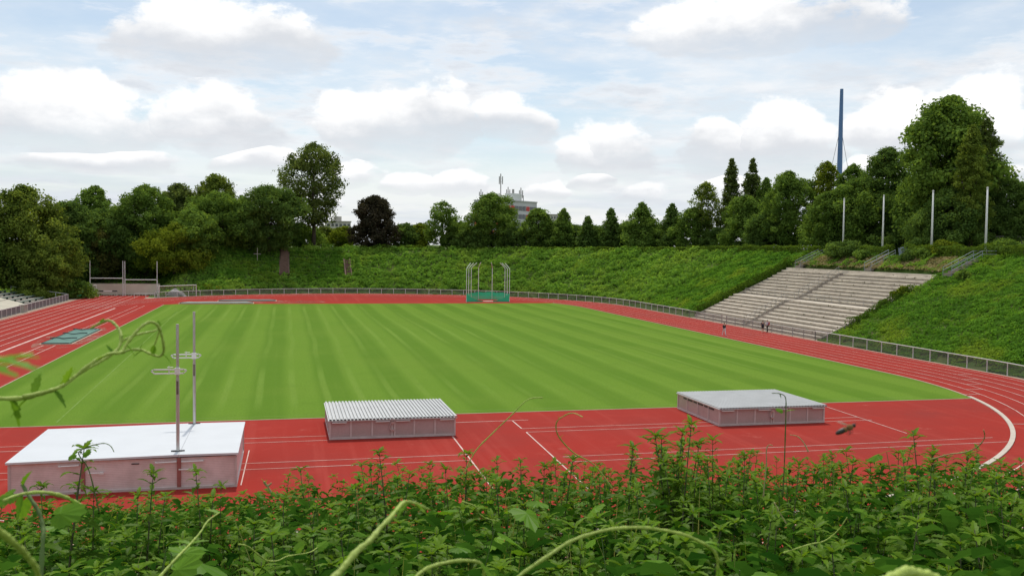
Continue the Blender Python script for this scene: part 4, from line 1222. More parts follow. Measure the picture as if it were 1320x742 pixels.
def reg_rows(n):
    row = rng.integers(0, 9, n); d = 5.5 + row * 1.65 + rng.normal(size=n) * .15
    a = rng.uniform(1.50, 2.06, n); r = 55.5 + d; X = CX + r * np.cos(a); Y = Y1 + r * np.sin(a)
    k = ~((abs(X + .35) < 1.5) & (Y > 239.5)) & ~((abs(X - 15.3) < 1.2) & (Y > 240.5) & (Y < 248.5)); return X[k], Y[k]
clumps('bank_shrubs', reg_rows, 900, .45, .95, 36, .36, LM['bankr'])
def reg_right_far(n):
    X = rng.uniform(70.2, 92.0, n); Y = rng.uniform(153.2, 179, n); return X, Y
bank('bank_creepers', reg_right_far, 22000, .42, .9, .4, LM['bankr'])
clumps('bank_creepers', reg_right_far, 420, .4, 1.0, 36, .34, LM['bankr'], .6)
def reg_right(n):
    X = rng.uniform(70.0, 92.5, n); Y = rng.uniform(80, 112.2, n); k = rng.random(n) < np.interp(Y, [80, 112], [1, .75]); return X[k], Y[k]
bank('bank_creepers', reg_right, 60000, .27, .75, .5, LM['bankr'])
clumps('bank_creepers', reg_right, 1300, .3, .85, 34, .24, LM['bankr'], .6)
def reg_right2(n):
    a = rng.uniform(-.7, 0.02, n); r = 55.5 + rng.uniform(1, 23, n)
    return CX + r * np.cos(a), Y0 + r * np.sin(a)
bank('bank_creepers', reg_right2, 50000, .27, .75, .5, LM['bankr'])
clumps('bank_creepers', reg_right2, 900, .3, .85, 34, .24, LM['bankr'], .6)
def reg_strip(n):
    X = rng.uniform(87.6, 91.2, n); Y = rng.uniform(112.5, 152, n); return X, Y
bank('dry_grass', reg_strip, 9000, .30, .35, .8, LM['dry'])
bank('bank_creepers', lambda n: (lambda q: (q[0][q[2]], q[1][q[2]]))((lambda X, Y: (X, Y, fbm(X * .3, Y * .3, 3) > np.interp(Y, [112, 132, 152], [.45, .56, .40])))(rng.uniform(87.6, 91.4, n), rng.uniform(112.5, 152, n))), 9000, .30, .9, .6, LM['bank'])
def reg_left(n):
    X = rng.uniform(-62, -14, n); Y = rng.uniform(214, 262, n)
    k = ~((X > -46.5) & (X < -27) & (Y < 224.5)) & (stad(X, Y) > 56.6) & ((X > -27) | (Y > 224.5) | (X < -46.5))
    return X[k], Y[k]
bank('bank_weeds', reg_left, 22000, .6, 1.1, .4, LM['bank'])
def reg_left2(n): return rng.uniform(-70, -55, n), rng.uniform(150, 214, n)
bank('bank_weeds', reg_left2, 9000, .6, .9, .4, LM['bank'])
# ragged weeds along the foot of the fences
def reg_foot(n):
    s = rng.random(n); a = rng.uniform(0, 2.3, n)
    straight = s < .45
    r = 55.0 + rng.uniform(-.5, 1.3, n)
    X = np.where(straight, CX + r, CX + r * np.cos(a)); Y = np.where(straight, rng.uniform(70, 112, n), Y1 + r * np.sin(a))
    k = fbm(X * .4, Y * .4, 3) > .42
    return X[k], Y[k]
bank('bank_weeds', reg_foot, 16000, .28, .45, .9, LM['bankr'])

# ================================================================== PEOPLE
def plain(name, col, rough=.8):
    m, nt, out = nodes_of(name)
    b = nt.nodes.new('ShaderNodeBsdfPrincipled'); b.inputs['Roughness'].default_value = rough
    nt.links.new(mixc(nt, noise(nt, geopos(nt), 14, 3), col, tuple(c * .8 for c in col)), b.inputs['Base Color'])
    nt.links.new(b.outputs[0], out.inputs[0]); return m
def skin_mesh(name, V, E_, Rr, mat, parent, sub=1):
    me = bpy.data.meshes.new(name); me.from_pydata(V, E_, []); 
    o = bpy.data.objects.new(name, me); C.objects.link(o)
    md = o.modifiers.new('Skin', 'SKIN')
    if not me.skin_vertices: me.skin_vertices.new()
    for i, r in enumerate(Rr):
        sv = me.skin_vertices[0].data[i]; sv.radius = (r, r) if not isinstance(r, tuple) else r; sv.use_root = (i == 0)
    s = o.modifiers.new('Sub', 'SUBSURF'); s.levels = s.render_levels = sub
    bpy.context.view_layer.update()
    dg = bpy.context.evaluated_depsgraph_get()
    m2 = bpy.data.meshes.new_from_object(o.evaluated_get(dg)); m2.name = name
    o.modifiers.clear(); o.data = m2; m2.materials.clear(); m2.materials.append(mat)
    m2.polygons.foreach_set('use_smooth', [True] * len(m2.polygons))
    o.parent = parent
    return o
def person(x, y, rz, label, skin, hairc, top, bottom, shoes, pose, shorts=False, longsleeve=True):
    t = thing('person', (x, y, .012), label, 'person', 'people walking on the track'); t.rotation_euler = (0, 0, rz)
    P = dict(pel=(0, 0, .94), spi=(0, .0, 1.12), che=(0, -.01, 1.32), nek=(0, .0, 1.47), jaw=(0, .035, 1.55), hed=(0, .02, 1.64), top=(0, .0, 1.73), nose=(0, .125, 1.615))
    R = dict(pel=(.145, .11), spi=(.13, .1), che=(.155, .11), nek=.055, jaw=.062, hed=.088, top=.06, nose=.016)
    Ed = [('pel', 'spi'), ('spi', 'che'), ('che', 'nek'), ('nek', 'jaw'), ('jaw', 'hed'), ('hed', 'top'), ('hed', 'nose')]
    for s, sd in ((-1, 'L'), (1, 'R')):
        a1, a2, k1, k2 = pose[sd]     # upper arm swing, elbow bend, thigh swing, knee bend
        sh = (s * .19, 0, 1.40); P['sh' + sd] = sh
        el = (s * .235, .29 * math.sin(a1), 1.40 - .29 * math.cos(a1)); P['el' + sd] = el
        wr = (s * .235, el[1] + .26 * math.sin(a1 + a2), el[2] - .26 * math.cos(a1 + a2)); P['wr' + sd] = wr
        pa = (wr[0] - s * .005, wr[1] + .085 * math.sin(a1 + a2), wr[2] - .085 * math.cos(a1 + a2)); P['pa' + sd] = pa
        R.update({'sh' + sd: .062, 'el' + sd: .042, 'wr' + sd: .028, 'pa' + sd: (.018, .036)})
        Ed += [('che', 'sh' + sd), ('sh' + sd, 'el' + sd), ('el' + sd, 'wr' + sd), ('wr' + sd, 'pa' + sd)]
        for f in range(4):
            off = (f - 1.5) * .021; L = (.075, .085, .08, .062)[f]; an = a1 + a2 + .35
            q = (pa[0] - s * .012, pa[1] + off + L * .5 * math.sin(an) * .4, pa[2] - L * .6); P['f%d' % f + sd] = q; R['f%d' % f + sd] = .0085
            q2 = (pa[0] - s * .03, q[1] + .01, pa[2] - L); P['g%d' % f + sd] = q2; R['g%d' % f + sd] = .007
            Ed += [('pa' + sd, 'f%d' % f + sd), ('f%d' % f + sd, 'g%d' % f + sd)]
        th = (wr[0] - s * .02, wr[1] + .045, wr[2] - .06); P['th' + sd] = th; R['th' + sd] = .010; Ed.append(('wr' + sd, 'th' + sd))
        hp = (s * .095, 0, .90); P['hp' + sd] = hp
        kn = (s * .10, .43 * math.sin(k1), .90 - .43 * math.cos(k1)); P['kn' + sd] = kn
        an_ = (s * .10, kn[1] + .42 * math.sin(k1 - k2), kn[2] - .42 * math.cos(k1 - k2)); P['an' + sd] = an_
        to = (s * .115, an_[1] + .17, an_[2] - .035); P['to' + sd] = to
        R.update({'hp' + sd: .095, 'kn' + sd: .058, 'an' + sd: .038, 'to' + sd: .033})
        Ed += [('pel', 'hp' + sd), ('hp' + sd, 'kn' + sd), ('kn' + sd, 'an' + sd), ('an' + sd, 'to' + sd)]
    low = min(P['anL'][2], P['anR'][2]) - .072
    P = {k: (v[0], v[1], v[2] - low) for k, v in P.items()}
    ks = list(P); ix = {k: i for i, k in enumerate(ks)}
    skin_mesh('body', [P[k] for k in ks], [(ix[a], ix[b]) for a, b in Ed], [R[k] for k in ks], skin, t)
    def part(name, keys, edges, grow, mat, cut=None, extra=None):
        Q = {k: P[k] for k in keys}
        if extra: Q.update(extra)
        kk = list(Q); jx = {k: i for i, k in enumerate(kk)}
        rr = []
        for k in kk:
            r = R.get(k, .05); g = grow.get(k, .018)
            rr.append(tuple(a + g for a in r) if isinstance(r, tuple) else r + g)
        return skin_mesh(name, [Q[k] for k in kk], [(jx[a], jx[b]) for a, b in edges], rr, mat, t)
    lerp = lambda a, b, f: tuple(P[a][i] * (1 - f) + P[b][i] * f for i in range(3))
    ex = {}; ed = [('spi', 'pel'), ('spi', 'che'), ('che', 'shL'), ('che', 'shR')]; keys = ['spi', 'pel', 'che', 'shL', 'shR']
    for sd in 'LR':
        if longsleeve:
            keys += ['el' + sd]; ex['cu' + sd] = lerp('el' + sd, 'wr' + sd, .92); R['cu' + sd] = .03
            ed += [('sh' + sd, 'el' + sd), ('el' + sd, 'cu' + sd)]
        else:
            ex['sl' + sd] = lerp('sh' + sd, 'el' + sd, .72); R['sl' + sd] = .048; ed += [('sh' + sd, 'sl' + sd)]
    part('jacket' if longsleeve else 'shirt', keys, ed, {'pel': .022, 'spi': .03, 'che': .02}, top, extra=ex)
    ex = {}; keys = ['pel', 'hpL', 'hpR']; ed = [('pel', 'hpL'), ('pel', 'hpR')]
    for sd in 'LR':
        if shorts: ex['hm' + sd] = lerp('hp' + sd, 'kn' + sd, .85); R['hm' + sd] = .07; ed.append(('hp' + sd, 'hm' + sd))
        else:
            keys.append('kn' + sd); ex['hm' + sd] = lerp('kn' + sd, 'an' + sd, .93); R['hm' + sd] = .045; ed += [('hp' + sd, 'kn' + sd), ('kn' + sd, 'hm' + sd)]
    part('shorts' if shorts else 'trousers', keys, ed, {'pel': .014}, bottom, extra=ex)
    for sd in 'LR':
        a, b_ = P['an' + sd], P['to' + sd]
        skin_mesh('shoe', [(a[0], a[1] - .05, a[2] - .02), (a[0], a[1] + .02, a[2] - .015), (b_[0], b_[1] - .04, b_[2] - .0), (b_[0], b_[1] + .03, b_[2] - .005)], [(0, 1), (1, 2), (2, 3)], [.045, .05, .044, .036], shoes, t)
    h = P['hed']
    skin_mesh('hair', [(h[0], h[1] - .05, h[2] - .03), (h[0], h[1] - .045, h[2] + .04), (h[0], h[1] - .01, h[2] + .085), (h[0], h[1] + .05, h[2] + .075)], [(0, 1), (1, 2), (2, 3)], [.075, .088, .088, .05], hairc, t)
    return t
sk = plain('skin', (.50, .30, .21)); dk = plain('dark_cloth', (.018, .017, .022)); nv = plain('navy_cloth', (.022, .024, .06)); wh = plain('white_cloth', (.72, .72, .74)); lg = plain('lilac_grey_cloth', (.50, .48, .58)); hd = plain('dark_hair', (.02, .015, .012)); hb = plain('brown_hair', (.08, .05, .03)); bk = plain('black_cloth', (.012, .012, .014)); yl = plain('pale_sock', (.62, .52, .36)); rd = plain('red_cloth', (.50, .04, .05))
person(58.85, 120.1, PI * 1.02, 'person in a dark jacket and white trousers walking alone in the inner lane', sk, hd, dk, wh, wh, {'L': (-.35, .35, .32, .12), 'R': (.35, .35, -.28, .3)})
person(66.45, 123.4, -.35, 'person in a navy T-shirt and black shorts walking beside the terraces', sk, hb, nv, bk, yl, {'L': (.25, .3, -.22, .2), 'R': (-.3, .3, .28, .1)}, shorts=True, longsleeve=False)
p3 = person(67.35, 123.75, PI * .5, 'person in a pale shirt and dark trousers with a red backpack, facing left', sk, hd, lg, bk, bk, {'L': (.15, .5, .12, .05), 'R': (-.2, .4, -.12, .1)}, longsleeve=False)
t = thing('backpack', (67.62, 123.7, 1.0), 'small red backpack on the back of the person in the pale shirt', 'backpack')
mb = MB(); vs = []; fs = []
for i, (z, w, d_) in enumerate(((1.02, .12, .07), (1.06, .15, .10), (1.25, .155, .11), (1.42, .13, .085), (1.49, .08, .05))):
    for k in range(12):
        a = 2 * PI * k / 12; vs.append((67.61 + d_ * math.cos(a), 123.75 + w * math.sin(a), z + .012))
for i in range(4):
    for k in range(12): fs.append((i * 12 + k, i * 12 + (k + 1) % 12, i * 12 + 12 + (k + 1) % 12, i * 12 + 12 + k))
fs += [tuple(range(11, -1, -1)), tuple(range(48, 60))]
mb.add(vs, fs); mb.build('bag', rd, t, smooth_=True)
for s in (-1, 1):
    mb = MB(); y = 123.75 + s * .11
    mb.tube([(67.54, y, 1.10), (67.36, y, 1.16), (67.25, y, 1.32), (67.34, y, 1.47), (67.52, y, 1.46)], .018, 5); mb.build('strap', rd, t)


# ================================================================== FOREGROUND THICKET
LM['nettle'] = leafmat('nettle_leaves', (.013, .058, .005), (.155, .275, .019), .40, .008, objvar=.30)
LM['vine'] = leafmat('vine_leaves', (.040, .140, .010), (.19, .36, .028), .42, .012, objvar=.25)
LM['shade'] = leafmat('undergrowth_leaves', (.009, .045, .004), (.070, .165, .015), .34)  # darkened nettle green: shade deep in the thicket is put into the colour
M['stalk'] = surf('nettle_stalk', (.10, .11, .035), .7, 0, .35, 9)
M['vinestem'] = surf('vine_stem', (.40, .52, .08), .55, 0, .25, 25, bump=.3, bscale=300)
M['vinestem_dark'] = surf('dark_vine_stem', (.10, .17, .03), .6, 0, .3, 25)
M['straw'] = surf('pale_straw', (.42, .36, .14), .7, 0, .25, 25)
M['flower'] = surf('nettle_flower_strings', (.24, .26, .09), .9, 0, .3, 40)

class LB:
    """leaf builder with a tint per face"""
    def __init__(s): s.v = []; s.f = []; s.t = []
    def nettle_leaf(s, p, d, L, W, droop, tint, S=7):
        d = Vector(d).normalized(); side = d.cross(Vector((0, 0, 1)))
        side = side.normalized() if side.length > 1e-3 else Vector((1, 0, 0))
        o = len(s.v); n = 2 * S + 1; pos = Vector(p); ang = 0
        for k in range(n):
            t_ = k / (n - 1)
            dd = (d * math.cos(droop * t_) + Vector((0, 0, -1)) * math.sin(droop * t_))
            w = W * (math.sin(PI * min(1, t_ ** .62 * .97 + .03)) ** .9) * (1.0 if k % 2 else .70)
            up = side.cross(dd)
            s.v.append(pos.copy())
            fw = dd * (L / (n - 1) * (.5 if k % 2 else 0))
            s.v.append(pos + side * w + up * w * .32 + fw); s.v.append(pos - side * w + up * w * .32 + fw)
            pos = pos + dd * (L / (n - 1))
        for k in range(n - 1):
            a = o + 3 * k; s.f += [(a, a + 1, a + 4, a + 3), (a, a + 3, a + 5, a + 2)]; s.t += [tint, tint - .06]
    def lobed_leaf(s, p, d, up, L, tint, lobes=5):
        d = Vector(d).normalized(); up = Vector(up); side = d.cross(up).normalized(); up = side.cross(d)
        o = len(s.v); c = Vector(p) + d * L * .42; s.v.append(c); K = 34
        for k in range(K):
            a = -PI + 2 * PI * k / K
            # tip lobe at angle 0, others to the sides, notch at the stalk
            r = .50 + .34 * max(0, math.cos(a * (lobes / 2.0 + .1))) ** 1.6
            r *= (1 - .42 * (abs(a) / PI) ** 1.5); r *= 1.06 if k % 2 else .92
            if abs(a) > PI * .93: r *= .45
            q = c + (d * math.cos(a) + side * math.sin(a)) * r * L * .62
            s.v.append(q + up * (.10 * L * (math.cos(2 * a) - .5) * r - .16 * L * r * r + random.uniform(-.012, .012) * L))
        for k in range(K): s.f.append((o, o + 1 + k, o + 1 + (k + 1) % K)); s.t.append(tint + .05 * math.sin(k))
    def mesh(s, name, mat):
        me = bpy.data.meshes.new(name); me.from_pydata([tuple(v) for v in s.v], [], s.f); me.materials.append(mat)
        a = me.attributes.new('tint', 'FLOAT', 'FACE'); a.data.foreach_set('value', np.clip(s.t, 0, 1).astype(np.float32)); me.update()
        return me

def nettle_proto(seed, nn=11, Lmax=.085, flowers=False, slim=1.0):
    """a stalk 1 m tall (scaled when placed); returns (Empty, children)"""
    r = random.Random(seed); t = thing('nettle', (0, 0, 0), 'x', 'nettle')
    lean = Vector((r.uniform(-.07, .07), r.uniform(-.07, .07), 0))
    def axis(f): return Vector((lean.x * f * f * 1.2, lean.y * f * f * 1.2, f))
    mb = MB(); mb.tube([axis(f) for f in (0, .25, .5, .75, .9, 1.0)], [.0045, .0042, .0036, .0028, .0018, .001], 5); mb.build('stalk', M['stalk'], t, smooth_=True)
    lb = LB(); fb_ = MB(); a0 = r.uniform(0, PI)
    f = .22
    for k in range(nn):
        f = .14 + .845 * (1 - (1 - k / (nn - 1)) ** 1.45)
        a = a0 + k * PI / 2 + r.uniform(-.25, .25)
        top = f
        L = Lmax * (1.05 if f < .75 else 1.05 - 2.5 * (f - .75)) * r.uniform(.8, 1.15) 
        L = max(L, .022)
        for s in (0, PI):
            aa = a + s + r.uniform(-.2, .2); el = r.uniform(.0, .40) + (.25 if f > .9 else 0)
            d = Vector((math.cos(aa) * math.cos(el), math.sin(aa) * math.cos(el), math.sin(el)))
            p = axis(f); pet = L * .28
            lb.nettle_leaf(p + d * pet, d, L, L * .20 * slim, r.uniform(.4, 1.25), .22 + .25 * r.random() + (.42 * max(0, f - .72) / .28))
            lb.v += [p, p + d * pet * 1.05 + Vector((0, 0, .0012)), p + d * pet * 1.05 - Vector((0, 0, .0012))]; m_ = len(lb.v); lb.f.append((m_ - 3, m_ - 2, m_ - 1)); lb.t.append(.5)
            # small axillary leaves
            for _q in range(r.choice((0, 1, 2))):
                a3 = aa + r.uniform(-.5, .5); d3 = Vector((math.cos(a3) * .8, math.sin(a3) * .8, .6))
                lb.nettle_leaf(p, d3, L * .45, L * .13, .8, .45 + .3 * r.random(), S=4)
            if flowers and .3 < f < .92:
                for _ in range(2):
                    a2 = aa + r.uniform(-.7, .7); q = p.copy(); pts = [q.copy()]
                    v = Vector((math.cos(a2), math.sin(a2), .35)) * .016
                    for _ in range(4): q = q + v; v.z -= .009; pts.append(q.copy())
                    lb.nettle_leaf(p, Vector((math.cos(a2), math.sin(a2), .3)), r.uniform(.03, .055), .0030, r.uniform(1.0, 1.7), .85 + .15 * r.random(), S=3)
    for k in range(6):  # tuft at the tip
        aa = k * 2 * PI / 6; d = Vector((math.cos(aa) * .8, math.sin(aa) * .8, .2 + .5 * (k % 2)))
        lb.nettle_leaf(axis(.985), d, .034 + .012 * (k % 3), .008, .6, .8 + .2 * r.random(), S=4)
    me = lb.mesh('leaves', LM['nettle']); o = bpy.data.objects.new('leaves', me); C.objects.link(o); o.parent = t
    if fb_.v: fb_.build('flower_strings', M['flower'], t)
    return t

def XR(px):
    return float(np.interp(px, [-100, 0, 60, 150, 250, 330, 420, 500, 600, 680, 760, 820, 860, 910, 970, 1040, 1120, 1200, 1270, 1330, 1450],
                           [628, 626, 624, 618, 612, 604, 592, 585, 580, 579, 580, 572, 562, 568, 572, 568, 568, 562, 566, 578, 576]))
def off(D): return float(np.interp(D, [1.6, 2.3, 3.0, 4.0, 5.0, 9.0], [150, 112, 72, 34, 8, 4]))

protos = [nettle_proto(i, nn=12 + i % 4, Lmax=.088 + .010 * (i % 4), flowers=i % 2 == 0, slim=.85 + .1 * (i % 4)) for i in range(8)]
protos += [nettle_proto(20 + i, nn=19 + i, Lmax=.078 + .006 * i, flowers=True, slim=.9) for i in range(4)]
G_ = 'nettles in the thicket before the camera'; LAB = 'green nettle stalk with toothed leaves, one of many in the thicket before the camera'
plants = []
rr_ = random.Random(11)
for (d0, d1, n) in ((2.0, 2.7, 30), (2.7, 3.6, 52), (3.6, 4.8, 78), (4.8, 6.4, 84), (6.4, 8.2, 36)):
    for k in range(n):
        D = rr_.uniform(d0, d1); px = -70 + 1460 * (k + rr_.random()) / n
        y = XR(px) + off(D) + abs(rr_.gauss(0, 1)) * 24 + (rr_.uniform(0, 30) if px < 330 else 0)
        plants.append((px, y, D, rr_.randrange(8), None))
SPECIAL = [
 (66, 577, 3.3, 1, 'tall nettle stalk before the left end of the white landing mat'),
 (178, 600, 3.6, 2, 'nettle stalk before the middle of the landing mat side, left of its latch'),
 (272, 607, 3.8, 3, 'nettle stalk before the right corner of the landing mat housing'),
 (115, 618, 3.4, 4, 'nettle stalk wound round by a thin dark tendril before the landing mat'),
 (468, 601, 4.6, 5, 'slim nettle stalk standing clear against the red below the middle garage'),
 (511, 580, 4.4, 6, 'taller slim nettle stalk under the middle garage, right of a shorter one'),
 (601, 573, 4.4, 0, 'bushy nettle stalk beside the white line right of the middle garage'),
 (713, 580, 4.2, 7, 'nettle stalk at the foot of the long curling tendril on the red'),
 (805, 576, 4.2, 1, 'nettle stalk left of the tallest nettle clump'),
 (872, 536, 3.6, 2, 'tallest nettle of all, its tip before the left corner of the right garage'),
 (862, 556, 3.7, 4, 'dense nettle stalk leaning against the tallest one on its left side'),
 (884, 562, 3.7, 6, 'dense nettle stalk leaning against the tallest one on its right side'),
 (924, 566, 3.8, 3, 'nettle with a starry yellow green tip right of the tallest clump'),
 (958, 586, 3.9, 5, 'nettle with a yellowish tip under the right garage'),
 (1010, 596, 3.4, 0, 'nettle under the thin hooked stalk at the right garage'),
 (1078, 582, 4.3, 2, 'nettle tip just below the flying bee'),
 (1206, 560, 4.3, 7, 'nettle tip reaching up to the curled tendril near the white kerb'),
]
for px, y, D, k, lab in SPECIAL: plants.append((px, y, D, k, lab))
plants = [(px, y, D, 8 + i % 4 if lab else k, lab) for i, (px, y, D, k, lab) in enumerate(plants)]
for px, y in ((846, 578), (853, 566), (858, 588), (867, 560), (872, 574), (878, 584), (888, 590), (900, 592), (930, 596), (944, 604), (590, 596), (700, 600), (1000, 612), (1018, 618), (1190, 580), (1220, 585), (62, 612), (74, 622), (170, 628), (186, 632), (262, 630), (280, 626)):
    plants.append((px, y, 3.6 + .5 * rr_.random(), 8 + rr_.randrange(4), None))
first = set()
for px, y, D, k, lab in plants:
    top = at(px, y, D); z0 = hz(top.x, top.y) - .03
    h = max(.5, min(1.75, top.z - z0))
    if k not in first: o = protos[k]; first.add(k)
    else: o = copy_tree(protos[k])
    o.location = (top.x, top.y, z0)
    s = h ** .35 * rr_.uniform(.8, 1.3)
    o.scale = (s, s, h); o.rotation_euler = (0, 0, rr_.uniform(0, 2 * PI))
    tag(o, lab or LAB, 'nettle', G_)

# nettles past the three hundred: one mass
VV = []; FF = []; TT = []; base_ = 0
PR = []
for o in protos[:8]:
    lv = [c for c in o.children if c.name.startswith('leaves')][0].data
    PR.append((np.array([v.co[:] for v in lv.vertices]), [tuple(p.vertices) for p in lv.polygons], np.array([d_.value for d_ in lv.attributes['tint'].data])))
for k in range(220):
    D = rr_.uniform(2.1, 8.5); px = rr_.uniform(-150, 1470); y = XR(px) + off(D) + 8 + abs(rr_.gauss(0, 1)) * 26 + 90 * max(0, float(fbm(np.array(px / 95.), np.array(D * 1.3), 3)) - .42)
    top = at(px, y, D); z0 = hz(top.x, top.y) - .03; h = max(.4, min(1.75, top.z - z0)); s = h ** .35 * rr_.uniform(.9, 1.15); a = rr_.uniform(0, 6.3)
    v, f, tn = PR[rr_.randrange(8)]
    c_a, s_a = math.cos(a) * s, math.sin(a) * s
    q = np.stack([v[:, 0] * c_a - v[:, 1] * s_a + top.x, v[:, 0] * s_a + v[:, 1] * c_a + top.y, v[:, 2] * h + z0], 1)
    VV.append(q); FF += [tuple(i + base_ for i in p) for p in f]; TT.append(np.clip(tn + rr_.uniform(-.12, .12), 0, 1)); base_ += len(v)
me = bpy.data.meshes.new('nettle_thicket'); me.from_pydata(np.concatenate(VV).tolist(), [], FF); me.materials.append(LM['nettle'])
a_ = me.attributes.new('tint', 'FLOAT', 'FACE'); a_.data.foreach_set('value', np.concatenate(TT).astype(np.float32)); me.update()
o = bpy.data.objects.new('nettle_thicket', me); C.objects.link(o); tag(o, kind='stuff')

# lobed vine leaves on thin stalks, rooted in the thicket
def vine_proto(seed, n=9, L=.075):
    r = random.Random(seed); t = thing('creeper', (0, 0, 0), 'x', 'creeper'); lb = LB(); mb = MB()
    for k in range(n):
        a = r.uniform(0, 2 * PI); f = r.uniform(.55, 1.0); rad = r.uniform(.03, .16)
        tip = Vector((math.cos(a) * rad, math.sin(a) * rad, f))
        mb.tube([Vector((0, 0, 0)), Vector((tip.x * .3, tip.y * .3, f * .6)), tip], [.002, .0017, .001], 4)
        up = Vector((r.uniform(-.5, .5), r.uniform(-.9, .2), 1)); d = Vector((math.cos(a), math.sin(a), r.uniform(-.5, .15)))
        lb.lobed_leaf(tip, d, up, L * r.uniform(.65, 1.25), .25 + .6 * r.random(), r.choice((3, 5, 5)))
    mb.build('stems', M['vinestem_dark'], t)
    o = bpy.data.objects.new('leaves', lb.mesh('leaves', LM['vine'])); C.objects.link(o); o.parent = t
    return t
vp = [vine_proto(40 + i, 8 + 2 * (i % 3), .085 + .016 * (i % 3)) for i in range(5)]
VS = [(560, 668, 2.3, 'creeper with broad pale lobed leaves in the middle of the thicket'), (596, 690, 2.1, 'creeper with the largest lobed leaf, low in the middle of the thicket'),
      (650, 618, 3.0, 'dark leaved creeper on a thick stalk below the end of the white line'), (800, 606, 3.2, 'creeper with wide dark leaves left of the tallest nettle clump'),
      (730, 708, 2.0, 'creeper with fresh green lobed leaves under the big arching shoot'), (825, 716, 2.0, 'bluish broad leaved creeper at the bottom edge, right of the middle'),
      (95, 690, 1.7, 'creeper with one big drooping lobed leaf at the lower left'), (140, 690, 2.3, 'creeper with star shaped leaves at the lower left, right of the drooping one'),
      (70, 655, 2.0, 'creeper with bright leaves below the left end of the landing mat'), (20, 715, 1.3, 'creeper with pale ribbed leaves in the lower left corner'),
      (1200, 590, 3.6, 'dark broad leaved creeper below the curled tendril on the right'), (1075, 645, 3.0, 'creeper with flat bright leaves below the bee'),
      (960, 690, 2.2, 'creeper with bright leaves right of the arching shoot tip'), (1135, 690, 2.0, 'creeper with one faded brownish leaf in the lower right'),
      (385, 690, 2.2, 'creeper with a pale folded leaf left of the thick hairy shoot'), (420, 655, 3.0, 'creeper high in the thicket left of the middle')]
for i, (px, y, D, lab) in enumerate(VS):
    top = at(px, y, D); z0 = hz(top.x, top.y) - .02; h = max(.4, top.z - z0)
    o = vp[i] if i < 5 else copy_tree(vp[i % 5])
    o.location = (top.x, top.y, z0); o.scale = (1.1, 1.1, h); o.rotation_euler = (0, 0, rr_.uniform(0, 6))
    tag(o, lab, 'creeper', 'lobed leaf creepers in the thicket')
for i in range(70):
    D = rr_.uniform(1.8, 5.5); px = rr_.uniform(-60, 1380); y = XR(px) + off(D) + rr_.uniform(10, 62)
    top = at(px, y, D); z0 = hz(top.x, top.y) - .02; h = max(.35, top.z - z0)
    o = copy_tree(vp[i % 5]); o.location = (top.x, top.y, z0); o.scale = (1, 1, h); o.rotation_euler = (0, 0, rr_.uniform(0, 6))
    tag(o, 'small lobed leaf creeper tangled among the nettles of the thicket', 'creeper', 'lobed leaf creepers in the thicket')

# the mass of leaves under and between them
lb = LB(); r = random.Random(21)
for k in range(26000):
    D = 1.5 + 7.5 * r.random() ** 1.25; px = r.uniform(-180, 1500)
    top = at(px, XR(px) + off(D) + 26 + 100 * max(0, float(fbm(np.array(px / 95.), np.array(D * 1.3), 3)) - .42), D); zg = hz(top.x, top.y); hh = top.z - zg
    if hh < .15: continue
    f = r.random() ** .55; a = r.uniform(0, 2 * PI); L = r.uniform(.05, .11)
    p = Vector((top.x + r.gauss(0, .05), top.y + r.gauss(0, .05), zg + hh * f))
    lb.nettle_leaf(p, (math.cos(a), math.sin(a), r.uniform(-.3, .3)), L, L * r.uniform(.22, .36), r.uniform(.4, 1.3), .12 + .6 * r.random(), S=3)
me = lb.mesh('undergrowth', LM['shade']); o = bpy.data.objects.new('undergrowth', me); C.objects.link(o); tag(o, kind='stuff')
# long grass blades arching out of the thicket
lb = LB()
for k in range(420):
    D = r.uniform(1.7, 6.5); px = r.uniform(-120, 1440); top = at(px, XR(px) + off(D) + r.uniform(-14, 55), D); zg = hz(top.x, top.y)
    a = r.uniform(0, 6.3); hh = top.z - zg; d = Vector((math.cos(a), math.sin(a), 0)); w = r.uniform(.0018, .004); sd2 = Vector((-d.y, d.x, 0)) * w
    o0 = len(lb.v); S = 7; lean = r.uniform(.05, .35)
    for i in range(S + 1):
        f = .45 + .55 * i / S; c0 = Vector((top.x, top.y, zg)) + d * (lean * f * f * hh) + Vector((0, 0, hh * (f - .18 * lean * f ** 4)))
        ww = sd2 * (1 - (i / S) ** 2 * .92); lb.v += [c0 - ww, c0 + ww]
    tn = r.choice((.3, .45, .6, .9))
    for i in range(S): lb.f.append((o0 + 2 * i, o0 + 2 * i + 1, o0 + 2 * i + 3, o0 + 2 * i + 2)); lb.t.append(tn)
o = bpy.data.objects.new('grass', lb.mesh('grass', leafmat('grass_blades', (.05, .12, .012), (.36, .36, .12), .4))); C.objects.link(o); tag(o, kind='stuff')
# the slope below, down to the track
def reg_near(n):
    a = rng.uniform(-2.75, -.55, n); rd_ = 55.5 + rng.uniform(.6, 20, n)
    return CX + rd_ * np.cos(a), Y0 + rd_ * np.sin(a)
bank('bank_creepers', reg_near, 30000, .34, .55, .5, LM['bankr'])

